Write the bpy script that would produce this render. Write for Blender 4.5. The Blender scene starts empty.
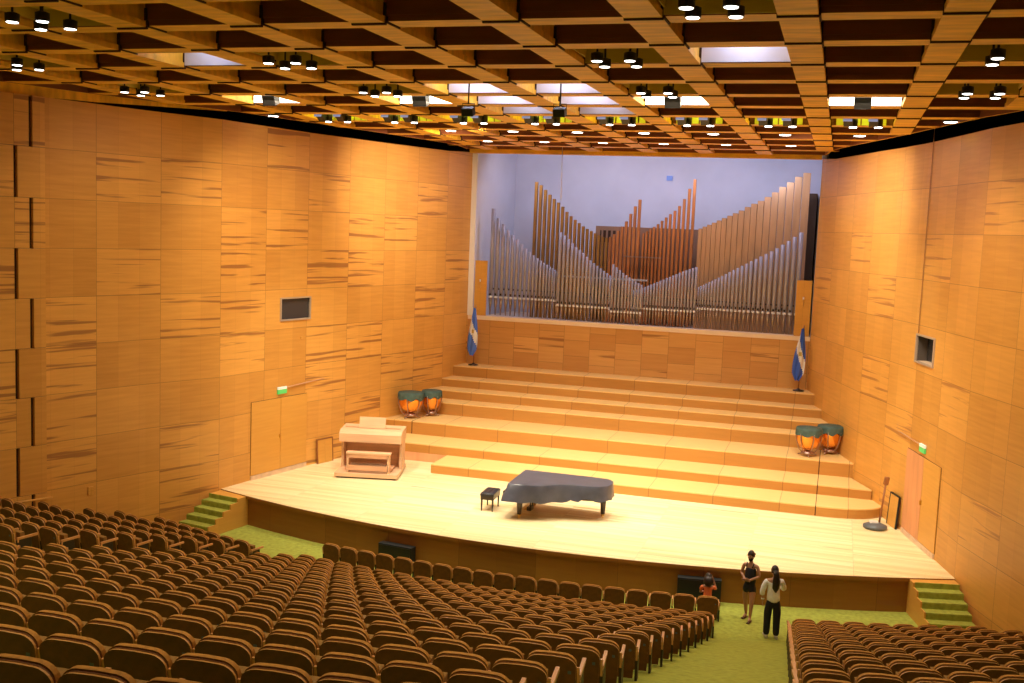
import bpy, bmesh, math, random
from mathutils import Vector, Matrix
random.seed(7)
S = bpy.context.scene
COL = S.collection
PI = math.pi

# ------------------------------------------------------------------ camera
FPX = 1073.0
CAM = Vector((6.99, 0.0, 8.9385))
yaw, pitch, roll = 0.293621, 0.105691, 0.039712
fw = Vector((-math.sin(yaw), math.cos(yaw), 0)); rt = Vector((math.cos(yaw), math.sin(yaw), 0)); up = Vector((0, 0, 1))
f2 = fw*math.cos(pitch) - up*math.sin(pitch); u2 = up*math.cos(pitch) + fw*math.sin(pitch)
r3 = rt*math.cos(roll) + u2*math.sin(roll); u3 = u2*math.cos(roll) - rt*math.sin(roll)
cd = bpy.data.cameras.new('camera'); cam = bpy.data.objects.new('camera', cd); COL.objects.link(cam)
cam.matrix_world = Matrix(((r3.x, u3.x, -f2.x, CAM.x), (r3.y, u3.y, -f2.y, CAM.y), (r3.z, u3.z, -f2.z, CAM.z), (0, 0, 0, 1)))
cd.sensor_width = 36.0; cd.lens = FPX/1024*36.0; cd.clip_start = 0.1; cd.clip_end = 200
S.camera = cam

# ------------------------------------------------------------------ world, exposure, lights
S.view_settings.view_transform = 'Standard'; S.view_settings.look = 'None'
S.view_settings.gamma = 1.0; S.view_settings.use_curve_mapping = False
S.view_settings.exposure = 0.0
w = bpy.data.worlds.new('world'); S.world = w; w.use_nodes = True
w.node_tree.nodes['Background'].inputs[0].default_value = (1, .8, .6, 1)
w.node_tree.nodes['Background'].inputs[1].default_value = 0.02
try:
    S.cycles.use_denoising = True
    S.cycles.max_bounces = 6; S.cycles.diffuse_bounces = 4
except Exception:
    pass

def lamp(kind, loc, target, power, color, size=.5, spot=60, blend=.6, sizey=None, name='lamp_light', spread=None):
    d = bpy.data.lights.new(name, kind); d.energy = power; d.color = color
    if kind == 'AREA':
        d.size = size
        if sizey: d.shape = 'RECTANGLE'; d.size_y = sizey
        if spread: d.spread = math.radians(spread)
    else:
        d.shadow_soft_size = size
    if kind == 'SPOT': d.spot_size = math.radians(spot); d.spot_blend = blend
    o = bpy.data.objects.new(name, d); COL.objects.link(o); o.location = loc
    v = Vector(target) - Vector(loc)
    o.rotation_euler = v.to_track_quat('-Z', 'Y').to_euler()
    return o
PX, PY, RY0 = 2.0733, 2.065, 15.055      # ceiling bay pitch and first bay line
def bay(c, r): return (c*PX, RY0 + r*PY)
WARM = (1.0, .80, .52); NEUT = (1.0, .90, .72); COOL = (.66, .70, 1.0); HOUSE = (1.0, .78, .45)
# four lit bays over the stage edge
for c in (-3.4, -1.4, 1.5, 3.5):
    x, y = bay(c, 4.75)
    lamp('SPOT', (x, y, 11.75), (x*.75, 31.0, .9), 2250, NEUT, .35, 74, .8, name='stage_light')
    lamp('AREA', (x, y-.1, 11.93), (x, y-.1, 0), 60, (1, .82, .6), 1.35, sizey=1.2, name='bay_light')
# row of stage spots
for i, c in enumerate((-3.5, -2.5, -1.5, -.5, .5, 1.5, 2.5, 3.5)):
    x, y = bay(c, 6.5)
    lamp('SPOT', (x, y+.2, 11.75), (x*.85, 33.5 if i % 2 else 30.0, .9), 1000, (1.0, .93, .76), .2, 80, .8, name='spot_light')
    lamp('POINT', (x, y+.15, 12.25), (x, y, 0), 22, (.85, .9, .15), .1, name='bay_light')
# wall washers
lamp('SPOT', (-3.6, 31.5, 11.7), (-8.4, 35.6, 9.6), 2100, (1, .78, .56), .25, 75, 1.0, name='wall_light')
lamp('SPOT', (-5.6, 25.5, 11.7), (-9.8, 29.0, 7.0), 1150, (1, .74, .44), .25, 80, 1.0, name='wall_light')
lamp('SPOT', (3.8, 31.5, 11.7), (8.0, 35.0, 9.4), 1700, (1, .78, .56), .25, 75, 1.0, name='wall_light')
lamp('SPOT', (5.6, 24.5, 11.7), (10.2, 28.0, 6.0), 1150, (1, .74, .44), .25, 80, 1.0, name='wall_light')
# cool lamps in the organ niche
for x in (-4.6, -1.6, 1.6, 4.4):
    lamp('AREA', (x, 41.3, 11.75), (x*.9, 45.0, 8.6), 62, COOL, .8, sizey=.3, name='niche_light')
# cool lit bays
for c, r, p in ((2.5, 1.5, 26), (-2.5, 1.5, 14), (-.5, 3.5, 45), (.5, 3.5, 34), (-.5, 4.5, 36), (.5, 4.5, 30), (-.5, 5.5, 14), (.5, 5.5, 12)):
    x, y = bay(c, r)
    lamp('POINT', (x, y+.45, 12.4), (x, y, 0), p, (.80, .80, 1.0), .12, name='bay_light')

# ------------------------------------------------------------------ materials
def newmat(name):
    m = bpy.data.materials.new(name); m.use_nodes = True
    nt = m.node_tree; b = nt.nodes['Principled BSDF']
    return m, nt, b
def plain(name, col, rough=.6, metal=0, spec=None, noise=None, emit=None, es=0, coat=0):
    m, nt, b = newmat(name)
    b.inputs['Base Color'].default_value = (*col, 1); b.inputs['Roughness'].default_value = rough
    b.inputs['Metallic'].default_value = metal
    if spec is not None: b.inputs['Specular IOR Level'].default_value = spec
    if coat: b.inputs['Coat Weight'].default_value = coat
    if emit: b.inputs['Emission Color'].default_value = (*emit, 1); b.inputs['Emission Strength'].default_value = es
    if noise:
        tc = nt.nodes.new('ShaderNodeTexCoord'); mp = nt.nodes.new('ShaderNodeMapping'); n = nt.nodes.new('ShaderNodeTexNoise'); r = nt.nodes.new('ShaderNodeValToRGB')
        sc, amt = noise
        mp.inputs['Scale'].default_value = sc if isinstance(sc, tuple) else (sc, sc, sc)
        n.inputs['Scale'].default_value = 1.0; n.inputs['Detail'].default_value = 4
        r.color_ramp.elements[0].position = .3; r.color_ramp.elements[1].position = .7
        r.color_ramp.elements[0].color = (*[c*(1-amt) for c in col], 1); r.color_ramp.elements[1].color = (*[min(1, c*(1+amt)) for c in col], 1)
        L = nt.links.new
        L(tc.outputs['Object'], mp.inputs[0]); L(mp.outputs[0], n.inputs[0]); L(n.outputs[0], r.inputs[0]); L(r.outputs[0], b.inputs['Base Color'])
    return m
def N(nt, t, **kw):
    n = nt.nodes.new(t)
    for k, v in kw.items():
        if k.startswith('i_'): n.inputs[int(k[2:])].default_value = v
        else: setattr(n, k, v)
    return n
def panelwood(name, base, dark, pw=1.95, ph=1.24, sub=3, streak=.5, tint=.16, seam=.012, rough=.42, off=0.0, coords='UV', streakcol=(.30, .115, .035)):
    """veneer panels: a grid of pw x ph panels with their own tint, finer boards inside, level grain and dark streaks in some panels"""
    m, nt, b = newmat(name); L = nt.links.new
    tc = N(nt, 'ShaderNodeTexCoord'); src = tc.outputs[coords]
    sx = N(nt, 'ShaderNodeSeparateXYZ'); L(src, sx.inputs[0])
    def M(op, a, bb=None, c=None):
        n = N(nt, 'ShaderNodeMath', operation=op)
        for k, v in enumerate((a, bb, c)):
            if v is None: continue
            if isinstance(v, (int, float)): n.inputs[k].default_value = v
            else: L(v, n.inputs[k])
        return n.outputs[0]
    u = M('DIVIDE', sx.outputs[0], pw)
    v = M('DIVIDE', sx.outputs[1], ph)
    if off: v = M('ADD', v, M('MULTIPLY', M('MODULO', M('ABSOLUTE', M('FLOOR', u)), 2), off))
    iu, iv = M('FLOOR', u), M('FLOOR', v)
    cid = N(nt, 'ShaderNodeCombineXYZ'); L(iu, cid.inputs[0]); L(iv, cid.inputs[1])
    wn = N(nt, 'ShaderNodeTexWhiteNoise', noise_dimensions='3D'); L(cid.outputs[0], wn.inputs[0])
    us = M('MULTIPLY', u, sub); ius = M('FLOOR', us)
    cid2 = N(nt, 'ShaderNodeCombineXYZ'); L(ius, cid2.inputs[0]); L(iv, cid2.inputs[1]); cid2.inputs[2].default_value = 4.4
    wn2 = N(nt, 'ShaderNodeTexWhiteNoise', noise_dimensions='3D'); L(cid2.outputs[0], wn2.inputs[0])
    # grain: noise squeezed vertically, shifted per panel
    gc = N(nt, 'ShaderNodeCombineXYZ'); L(M('MULTIPLY', sx.outputs[0], .9), gc.inputs[0]); L(M('MULTIPLY', sx.outputs[1], 13), gc.inputs[1]); L(M('MULTIPLY', wn.outputs[0], 40), gc.inputs[2])
    gn = N(nt, 'ShaderNodeTexNoise'); L(gc.outputs[0], gn.inputs[0]); gn.inputs['Scale'].default_value = 1; gn.inputs['Detail'].default_value = 3
    sc = N(nt, 'ShaderNodeCombineXYZ'); L(M('MULTIPLY', sx.outputs[0], .33), sc.inputs[0]); L(M('MULTIPLY', sx.outputs[1], 8.0), sc.inputs[1]); L(M('MULTIPLY', wn.outputs[0], 71), sc.inputs[2])
    sn = N(nt, 'ShaderNodeTexNoise'); L(sc.outputs[0], sn.inputs[0]); sn.inputs['Scale'].default_value = 1; sn.inputs['Detail'].default_value = 3; sn.inputs['Distortion'].default_value = .3
    thr = M('GREATER_THAN', wn.outputs[0], 1-streak)
    st = N(nt, 'ShaderNodeMapRange'); L(sn.outputs[0], st.inputs[0]); st.inputs[1].default_value = .56; st.inputs[2].default_value = .63
    stm = M('MULTIPLY', M('MULTIPLY', st.outputs[0], thr), .80)
    val = M('ADD', M('ADD', M('MULTIPLY', M('SUBTRACT', wn.outputs[0], .5), tint), M('MULTIPLY', M('SUBTRACT', wn2.outputs[0], .5), tint*.45)), M('MULTIPLY', M('SUBTRACT', gn.outputs[0], .5), .45))
    val = M('ADD', val, .55)
    mix = N(nt, 'ShaderNodeMix', data_type='RGBA'); L(val, mix.inputs[0]); mix.inputs[6].default_value = (*dark, 1); mix.inputs[7].default_value = (*base, 1)
    mix2 = N(nt, 'ShaderNodeMix', data_type='RGBA'); L(stm, mix2.inputs[0]); L(mix.outputs[2], mix2.inputs[6]); mix2.inputs[7].default_value = (*streakcol, 1)
    # seams
    fu = M('FRACT', u); fv = M('FRACT', v); fs = M('FRACT', us)
    s1 = M('LESS_THAN', fu, seam/pw); s2 = M('LESS_THAN', fv, seam/ph); s3 = M('MULTIPLY', M('LESS_THAN', fs, seam*sub*.6/pw), .35)
    sm = M('MULTIPLY', M('MAXIMUM', M('MAXIMUM', s1, s2), s3), .55)
    mix3 = N(nt, 'ShaderNodeMix', data_type='RGBA'); L(sm, mix3.inputs[0]); L(mix2.outputs[2], mix3.inputs[6]); mix3.inputs[7].default_value = (.09, .035, .012, 1)
    L(mix3.outputs[2], b.inputs['Base Color']); b.inputs['Roughness'].default_value = rough
    return m
M_WALL = panelwood('wall_veneer', (.90, .485, .118), (.44, .185, .025), tint=.30, streak=.36)
M_WALLR = panelwood('wall_veneer_right', (.90, .485, .118), (.44, .185, .025), tint=.30, streak=.16, streakcol=(.42, .17, .05))
M_FASCIA = panelwood('fascia_veneer', (.40, .17, .03), (.20, .07, .010), pw=2.1, ph=3.0, sub=2, streak=.3, tint=.5)
M_PARA = panelwood('parapet_veneer', (.78, .44, .15), (.50, .22, .055), pw=1.0, ph=.62, sub=1, streak=.3, tint=.5, off=.5)
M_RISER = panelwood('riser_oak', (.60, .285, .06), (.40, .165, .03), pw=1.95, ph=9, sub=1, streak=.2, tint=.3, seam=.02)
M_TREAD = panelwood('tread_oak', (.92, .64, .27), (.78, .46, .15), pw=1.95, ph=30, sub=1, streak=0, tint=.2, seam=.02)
M_FLOORB = panelwood('stage_maple', (.97, .86, .55), (.78, .56, .24), pw=2.6, ph=.11, sub=1, streak=.10, tint=.55, seam=.006, rough=.3, streakcol=(.55, .32, .10))
M_CEIL = plain('ceiling_oak', (.80, .44, .028), .5, noise=((1.2, 6, 1.2), .22))
M_CEILD = plain('ceiling_oak_shaded', (.22, .065, .018), .6, noise=((1, 1, 5), .2))  # same oak darkened, shade of the unlit coffer faces in its colour
M_BLACK = plain('black_void_paint', (.006, .005, .005), .9)
M_GROOVE = plain('shadow_groove_dark', (.05, .018, .006), .9)
M_CARPET = plain('green_carpet', (.35, .385, .07), .95, spec=.1, noise=(9, .18))
M_PLASTER = plain('niche_plaster', (.66, .66, .74), .8, noise=(.7, .06))
M_PLASTW = plain('lit_edge_plaster', (.86, .85, .86), .7)  # plaster whitened to carry the light on the niche edge
M_BAYW = plain('white_bay_paint', (.85, .80, .74), .7)
M_OLIVE = plain('olive_panel_paint', (.60, .44, .07), .7)
M_YELLOW = plain('yellow_green_panel', (.65, .66, .05), .6)
M_MARBLE = plain('ledge_pale_wood', (.92, .74, .58), .4)
M_SILL = plain('pale_door_sill', (.72, .52, .36), .5, noise=(4, .15))
M_DOOR = panelwood('door_veneer', (.84, .46, .10), (.56, .26, .04), pw=1.3, ph=9.2, sub=1, streak=.0, tint=.1, seam=.004)
M_DOORP = plain('pinkish_worn_veneer', (.72, .33, .15), .5, noise=((4, 4, .6), .12))
M_SHELL = plain('seat_brown_shell', (.15, .048, .006), .55, noise=(12, .25))
M_RIM = plain('seat_rim_wood_highlight', (.60, .30, .08), .4)  # shell edge lightened, top highlight put into the colour
M_FABT = plain('seat_rim_fabric_highlight', (.46, .21, .03), .8, noise=(25, .25))  # cushion edge lightened, top highlight put into the colour
M_FAB = plain('seat_brown_fabric', (.30, .155, .030), .8, noise=(30, .2))
M_ARM = plain('armrest_orange_wood', (.66, .32, .12), .35, noise=((8, 2, 8), .15))
M_LEGD = plain('seat_leg_dark_metal', (.025, .013, .006), .5)
M_PLATE = plain('number_plate_grey', (.10, .12, .16), .3, .4)
M_METALP = plain('tin_pipe_metal', (.42, .40, .47), .45, .25)
M_MOUTH = plain('pipe_mouth_highlight', (.9, .9, .93), .3, .3)  # pale tone carries the highlight along the pipe mouths
M_FOOT = plain('pipe_foot_bronze', (.42, .30, .20), .32, .7)
M_WP1 = plain('golden_pipe_wood', (.33, .15, .022), .5, noise=((6, 6, 1), .25))
M_WP2 = plain('red_brown_pipe_wood', (.46, .16, .04), .5, noise=((6, 6, 1), .25))
M_WP3 = plain('pale_pipe_wood', (.52, .31, .16), .55, noise=((6, 6, 1), .12))
M_BOX = plain('swell_box_wood', (.30, .16, .09), .6)
M_COVER = plain('piano_cover_cloth', (.075, .078, .105), .30, noise=(3, .2))
M_PBLACK = plain('piano_black', (.035, .022, .012), .3)
M_BRASS = plain('brass', (.75, .5, .15), .3, .9)
M_LEATH = plain('bench_black_leather', (.02, .02, .026), .3)
M_CONS = plain('console_light_oak', (.72, .45, .26), .45, noise=((1, 10, 10), .1))
M_CONSD = plain('console_pink_oak', (.66, .36, .20), .5, noise=((1, 10, 10), .12))
M_KEYS = plain('pedal_dark', (.10, .06, .04), .5)
M_COPPER = plain('timpani_copper', (.95, .42, .08), .22, .9)
M_TCOVER = plain('timpani_green_cover', (.055, .10, .085), .7, noise=(8, .3))
M_CHROME = plain('frame_metal', (.45, .30, .25), .3, .8)
M_BLUE = plain('flag_blue', (.05, .13, .62), .8)
M_BLUEL = plain('flag_light_blue', (.09, .20, .75), .8)
M_WHITE = plain('flag_white', (.80, .80, .82), .8)
M_GOLD = plain('flag_emblem_gold', (.55, .42, .12), .6)
M_SPK = plain('speaker_black', (.012, .013, .014), .6)
M_GLASS = plain('booth_glass', (.05, .05, .06), .08, spec=.6)
M_FRAME = plain('window_frame_pale', (.45, .34, .26), .5)
M_BOOTH = plain('booth_dark_interior', (.10, .075, .06), .8)
M_CURT = plain('booth_blue_grey_curtain', (.28, .30, .34), .8)
M_SIGNG = plain('exit_sign_green', (.10, .62, .16), .5, emit=(.12, .8, .2), es=.2)
M_SIGNW = plain('sign_white', (.85, .9, .85), .5, emit=(.9, 1, .9), es=.15)
M_PIPEW = plain('conduit_brown', (.55, .30, .16), .5)
M_LAMPB = plain('lamp_black_can', (.010, .009, .008), .45)
M_LAMPE = plain('lamp_lens_lit', (1, 1, 1), .4, emit=(1, .95, .85), es=9)
M_LAMPBL = plain('spot_blue_glass', (.20, .28, .62), .25, emit=(.45, .55, 1.0), es=.35)
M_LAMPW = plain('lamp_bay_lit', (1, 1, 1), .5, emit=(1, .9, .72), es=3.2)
M_SIGNB = plain('small_blue_sign', (.25, .40, .85), .5)
M_SKIN1 = plain('skin_light_brown', (.50, .27, .17), .55)
M_SKIN2 = plain('skin_brown', (.40, .20, .12), .55)
M_HAIR = plain('hair_dark', (.022, .012, .010), .45)
M_SHIRTW = plain('white_shirt', (.90, .92, 1.0), .8, noise=(14, .06))
M_TROUS = plain('black_trousers', (.010, .010, .016), .8)
M_TANK = plain('black_tank_top', (.012, .012, .020), .8)
M_ORANGE = plain('orange_shirt', (.85, .22, .07), .8)
M_SHOE = plain('pale_shoe', (.55, .50, .45), .6)
M_SANDAL = plain('brown_sandal', (.12, .05, .02), .6)
M_POLISH = plain('polisher_grey', (.10, .11, .12), .4)
M_WOODH = plain('handle_brown', (.30, .11, .03), .5)

# ------------------------------------------------------------------ mesh helpers
class MB:
    def __init__(s): s.v = []; s.f = []; s.m = []; s.uv = []; s.mats = []; s.sm = []
    def mi(s, mat):
        if mat not in s.mats: s.mats.append(mat)
        return s.mats.index(mat)
    def face(s, pts, mat, uv=None, smooth=False):
        i = len(s.v); s.v += [tuple(p) for p in pts]; s.f.append(tuple(range(i, i+len(pts)))); s.m.append(s.mi(mat)); s.uv.append(uv); s.sm.append(smooth)
    def box(s, c, d, mat, rot=None, uvs=None):
        """c centre, d full size, rot: Matrix or z-angle"""
        R = rot if isinstance(rot, Matrix) else Matrix.Rotation(rot or 0, 3, 'Z')
        c = Vector(c); hx, hy, hz = d[0]/2, d[1]/2, d[2]/2
        P = [c + R @ Vector((x*hx, y*hy, z*hz)) for x, y, z in ((-1,-1,-1),(1,-1,-1),(1,1,-1),(-1,1,-1),(-1,-1,1),(1,-1,1),(1,1,1),(-1,1,1))]
        i = len(s.v); s.v += [tuple(p) for p in P]
        for q in ((3,2,1,0),(4,5,6,7),(0,1,5,4),(1,2,6,5),(2,3,7,6),(3,0,4,7)):
            s.f.append(tuple(i+k for k in q)); s.m.append(s.mi(mat)); s.sm.append(False)
            s.uv.append(None)
    def bx(s, x0, x1, y0, y1, z0, z1, mat): s.box(((x0+x1)/2, (y0+y1)/2, (z0+z1)/2), (x1-x0, y1-y0, z1-z0), mat)
    def tube(s, pts, rad, mat, n=8, caps=True, squash=None):
        pts = [Vector(p) for p in pts]
        if not isinstance(rad, (list, tuple)): rad = [rad]*len(pts)
        rings = []; prev = None
        for k, p in enumerate(pts):
            t = (pts[min(k+1, len(pts)-1)] - pts[max(k-1, 0)]).normalized()
            if prev is None:
                a = Vector((1, 0, 0)) if abs(t.x) < .9 else Vector((0, 1, 0))
                a = (a - t*a.dot(t)).normalized()
            else: a = (prev - t*prev.dot(t)).normalized()
            prev = a; b = t.cross(a)
            i = len(s.v); r = rad[k]
            for j in range(n):
                an = 2*PI*j/n; q = a*math.cos(an) + b*math.sin(an)*(squash or 1)
                s.v.append(tuple(p + q*r))
            rings.append(i)
        for a_, b_ in zip(rings, rings[1:]):
            for j in range(n):
                s.f.append((a_+j, a_+(j+1) % n, b_+(j+1) % n, b_+j)); s.m.append(s.mi(mat)); s.uv.append(None); s.sm.append(True)
        if caps:
            s.f.append(tuple(rings[0]+j for j in reversed(range(n)))); s.m.append(s.mi(mat)); s.uv.append(None); s.sm.append(False)
            s.f.append(tuple(rings[-1]+j for j in range(n))); s.m.append(s.mi(mat)); s.uv.append(None); s.sm.append(False)
    def lathe(s, prof, mat, n=20, c=(0, 0, 0), caps=True):
        s.tube([(c[0], c[1], c[2]+z) for r, z in prof], [max(r, .0005) for r, z in prof], mat, n, caps) if all(prof[k+1][1] > prof[k][1] for k in range(len(prof)-1)) else s._lathe(prof, mat, n, c)
    def _lathe(s, prof, mat, n, c):
        rings = []
        for r, z in prof:
            rings.append(len(s.v)); s.v += [(c[0]+max(r, .0005)*math.cos(2*PI*j/n), c[1]+max(r, .0005)*math.sin(2*PI*j/n), c[2]+z) for j in range(n)]
        for a_, b_ in zip(rings, rings[1:]):
            for j in range(n):
                s.f.append((a_+j, a_+(j+1) % n, b_+(j+1) % n, b_+j)); s.m.append(s.mi(mat)); s.uv.append(None); s.sm.append(True)
    def prism(s, poly, z0, z1, mat, top=None, bottom=True, uvxy=True, side=None):
        """poly: ccw (x,y) list, extruded in z"""
        top = top or mat; side = side or mat; n = len(poly)
        s.face([(x, y, z1) for x, y in poly], top, [(x, y) for x, y in poly])
        if bottom: s.face([(x, y, z0) for x, y in reversed(poly)], mat)
        acc = 0
        for k in range(n):
            (x0, y0), (x1, y1) = poly[k], poly[(k+1) % n]
            l = math.hypot(x1-x0, y1-y0)
            s.face([(x0, y0, z0), (x1, y1, z0), (x1, y1, z1), (x0, y0, z1)], side, [(acc, z0), (acc+l, z0), (acc+l, z1), (acc, z1)])
            acc += l
    def mesh(s, name):
        me = bpy.data.meshes.new(name); me.from_pydata(s.v, [], s.f)
        for m in s.mats: me.materials.append(m)
        me.polygons.foreach_set('material_index', s.m)
        me.polygons.foreach_set('use_smooth', s.sm)
        if True:
            uvl = me.uv_layers.new(name='UVMap'); k = 0
            for fi, f in enumerate(s.f):
                for j in range(len(f)):
                    uvl.data[k].uv = s.uv[fi][j] if s.uv[fi] else (s.v[f[j]][0], s.v[f[j]][2]); k += 1
        me.update(); return me
    def build(s, name, parent=None, loc=None, bevel=0, weld=False, sub=0):
        me = s.mesh(name)
        if weld or bevel:
            b = bmesh.new(); b.from_mesh(me); bmesh.ops.remove_doubles(b, verts=b.verts, dist=1e-5)
            if weld: bmesh.ops.recalc_face_normals(b, faces=b.faces)
            b.to_mesh(me); b.free()
        o = bpy.data.objects.new(name, me); COL.objects.link(o)
        if parent: o.parent = parent
        if loc: o.location = loc
        if bevel:
            md = o.modifiers.new('bevel', 'BEVEL'); md.width = bevel; md.segments = 2; md.limit_method = 'ANGLE'
        if sub:
            md = o.modifiers.new('sub', 'SUBSURF'); md.levels = sub; md.render_levels = sub
        return o
def tag(o, label=None, cat=None, group=None, kind=None):
    if label: o['label'] = label
    if cat: o['category'] = cat
    if group: o['group'] = group
    if kind: o['kind'] = kind
    return o
def empty(name, loc, rz=0, label=None, cat=None, group=None):
    o = bpy.data.objects.new(name, None); COL.objects.link(o); o.location = loc; o.rotation_euler = (0, 0, rz); o.empty_display_size = .2
    return tag(o, label, cat, group)
def dup(o, parent=None):
    c = o.copy(); COL.objects.link(c)
    if parent: c.parent = parent
    for ch in list(o.children): dup(ch, c)
    return c
def struct(mb, name, label=None, **k): return tag(mb.build(name, **k), label=label, kind='structure')

# ------------------------------------------------------------------ audience floor
YC = 52.88; R2 = 30.0; RP = 1.118; RS = .35
def ramp(x, y):
    R = math.hypot(x, YC-y); return max(0.0, .1 + RS*(R-R2)/RP)
fl = MB(); nx, ny = 68, 66
x0, x1, y0_, y1_ = -18.5, 18.5, -4.5, 29.0
idx = {}
for j in range(ny+1):
    for i in range(nx+1):
        x = x0+(x1-x0)*i/nx; y = y0_+(y1_-y0_)*j/ny
        idx[i, j] = len(fl.v); fl.v.append((x, y, ramp(x, y)))
for j in range(ny):
    for i in range(nx):
        fl.f.append((idx[i, j], idx[i+1, j], idx[i+1, j+1], idx[i, j+1])); fl.m.append(fl.mi(M_CARPET)); fl.uv.append(None); fl.sm.append(False)
struct(fl, 'floor', 'green carpet floor sloping down to the stage')

# ------------------------------------------------------------------ walls
ZT = 11.68
WL = [(-17.5, -4.5, ZT), (-16.5, 8.0, ZT), (-14.6, 15.4, ZT), (-12.06, 22.3, ZT), (-11.1, 25.1, ZT), (-10.16, 27.3, ZT), (-9.95, 28.5, ZT), (-9.35, 31.3, ZT), (-8.85, 33.0, ZT), (-7.50, 38.6, ZT+.05), (-7.33, 39.8, ZT+.12), (-7.22, 40.7, ZT+.16)]
WR = [(17.5, -4.5, ZT), (15.0, 13.0, ZT), (11.75, 23.0, ZT), (10.15, 27.5, ZT), (9.83, 28.8, ZT), (9.09, 31.6, ZT), (8.43, 33.5, ZT), (7.86, 34.9, ZT), (6.6, 39.0, ZT+.05), (6.25, 40.1, ZT+.12), (6.11, 40.7, ZT+.16)]
def wallmesh(P, ref, flip, holes, mat):
    """faces along the polyline, with rectangular openings (segment, t0, t1, z0, z1)"""
    mb = MB(); L = [0]
    for a, b in zip(P, P[1:]): L.append(L[-1]+math.hypot(b[0]-a[0], b[1]-a[1]))
    u0 = L[ref]
    for k, (a, b) in enumerate(zip(P, P[1:])):
        ts = [0, 1]; zs = [-.3, None]; hs = [h for h in holes if h[0] == k]
        for h in hs: ts += [h[1], h[2]]
        ts = sorted(ts)
        for ta, tb in zip(ts, ts[1:]):
            zl = [-.3]
            inside = [h for h in hs if h[1] <= (ta+tb)/2 <= h[2]]
            for h in inside: zl += [h[3], h[4]]
            ends = [(lambda t: (a[0]+(b[0]-a[0])*t, a[1]+(b[1]-a[1])*t, a[2]+(b[2]-a[2])*t, L[k]+(L[k+1]-L[k])*t - u0))(t) for t in (ta, tb)]
            A, B = ends
            segs = [(zl[0], zl[1]), (zl[2], None)] if inside else [(zl[0], None)]
            for za, zb in segs:
                q = [(A[0], A[1], za), (B[0], B[1], za), (B[0], B[1], zb if zb else B[2]), (A[0], A[1], zb if zb else A[2])]
                uv = [(A[3], q[0][2]+.72), (B[3], q[1][2]+.72), (B[3], q[2][2]+.72), (A[3], q[3][2]+.72)]
                if flip: q.reverse(); uv.reverse()
                mb.face(q, mat, uv)
    # outer skin and top
    def off(p, d): return (p[0]+d, p[1])
    d = .3*(-1 if P[5][0] < 0 else 1)
    for a, b in zip(P, P[1:]):
        q = [(a[0]+d, a[1], -.3), (b[0]+d, b[1], -.3), (b[0]+d, b[1], b[2]), (a[0]+d, a[1], a[2])]
        if not flip: q.reverse()
        mb.face(q, M_BLACK) if not any(h for h in holes if P[h[0]] is a) else None
        t = [(a[0], a[1], a[2]), (b[0], b[1], b[2]), (b[0]+d, b[1], b[2]), (a[0]+d, a[1], a[2])]
        mb.face(t, mat)
    return mb
def seg_t(P, k, y): return (y-P[k][1])/(P[k+1][1]-P[k][1])
hL = (6, seg_t(WL, 6, 29.92), seg_t(WL, 6, 31.26), 5.78, 6.43)
hR = (4, seg_t(WR, 4, 30.08), seg_t(WR, 4, 31.38), 5.74, 6.44)
struct(wallmesh(WL, 5, False, [hL], M_WALL), 'wall_left', 'orange veneer panelled side wall left of the stage')
struct(wallmesh(WR, 3, True, [hR], M_WALLR), 'wall_right', 'orange veneer panelled side wall right of the stage')
bw = MB(); bw.bx(-18.5, 18.5, -4.9, -4.5, 0, 14, M_WALL); struct(bw, 'wall_rear')
# upper dark walls and slab closing the roof void
uv_ = MB()
uv_.bx(-19, 19, -4.9, 46, 14.0, 14.2, M_BLACK); uv_.bx(-19, -18.6, -4.9, 46, 0, 14, M_BLACK); uv_.bx(18.6, 19, -4.9, 46, 0, 14, M_BLACK); uv_.bx(-19, 19, 45.9, 46, 0, 14, M_BLACK)
struct(uv_, 'ceiling_slab')
def wpt(P, y, z=0, off=0):
    y = min(max(y, P[0][1]), P[-1][1])
    for a, b in zip(P, P[1:]):
        if a[1] <= y <= b[1]:
            t = (y-a[1])/(b[1]-a[1]); x = a[0]+(b[0]-a[0])*t
            d = Vector((b[0]-a[0], b[1]-a[1], 0)).normalized(); n = Vector((d.y, -d.x, 0))
            if x > 0: n = -n
            return Vector((x, y, z)) + n*off, d, n
def wall_frame(P, y, z, off=0):
    """matrix: x along the wall (towards the organ), y out into the room, z up"""
    p, d, n = wpt(P, y, z, off)
    return Matrix(((d.x, n.x, 0, p.x), (d.y, n.y, 0, p.y), (0, 0, 1, p.z), (0, 0, 0, 1)))
def place(o, M): o.matrix_world = M; return o

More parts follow.
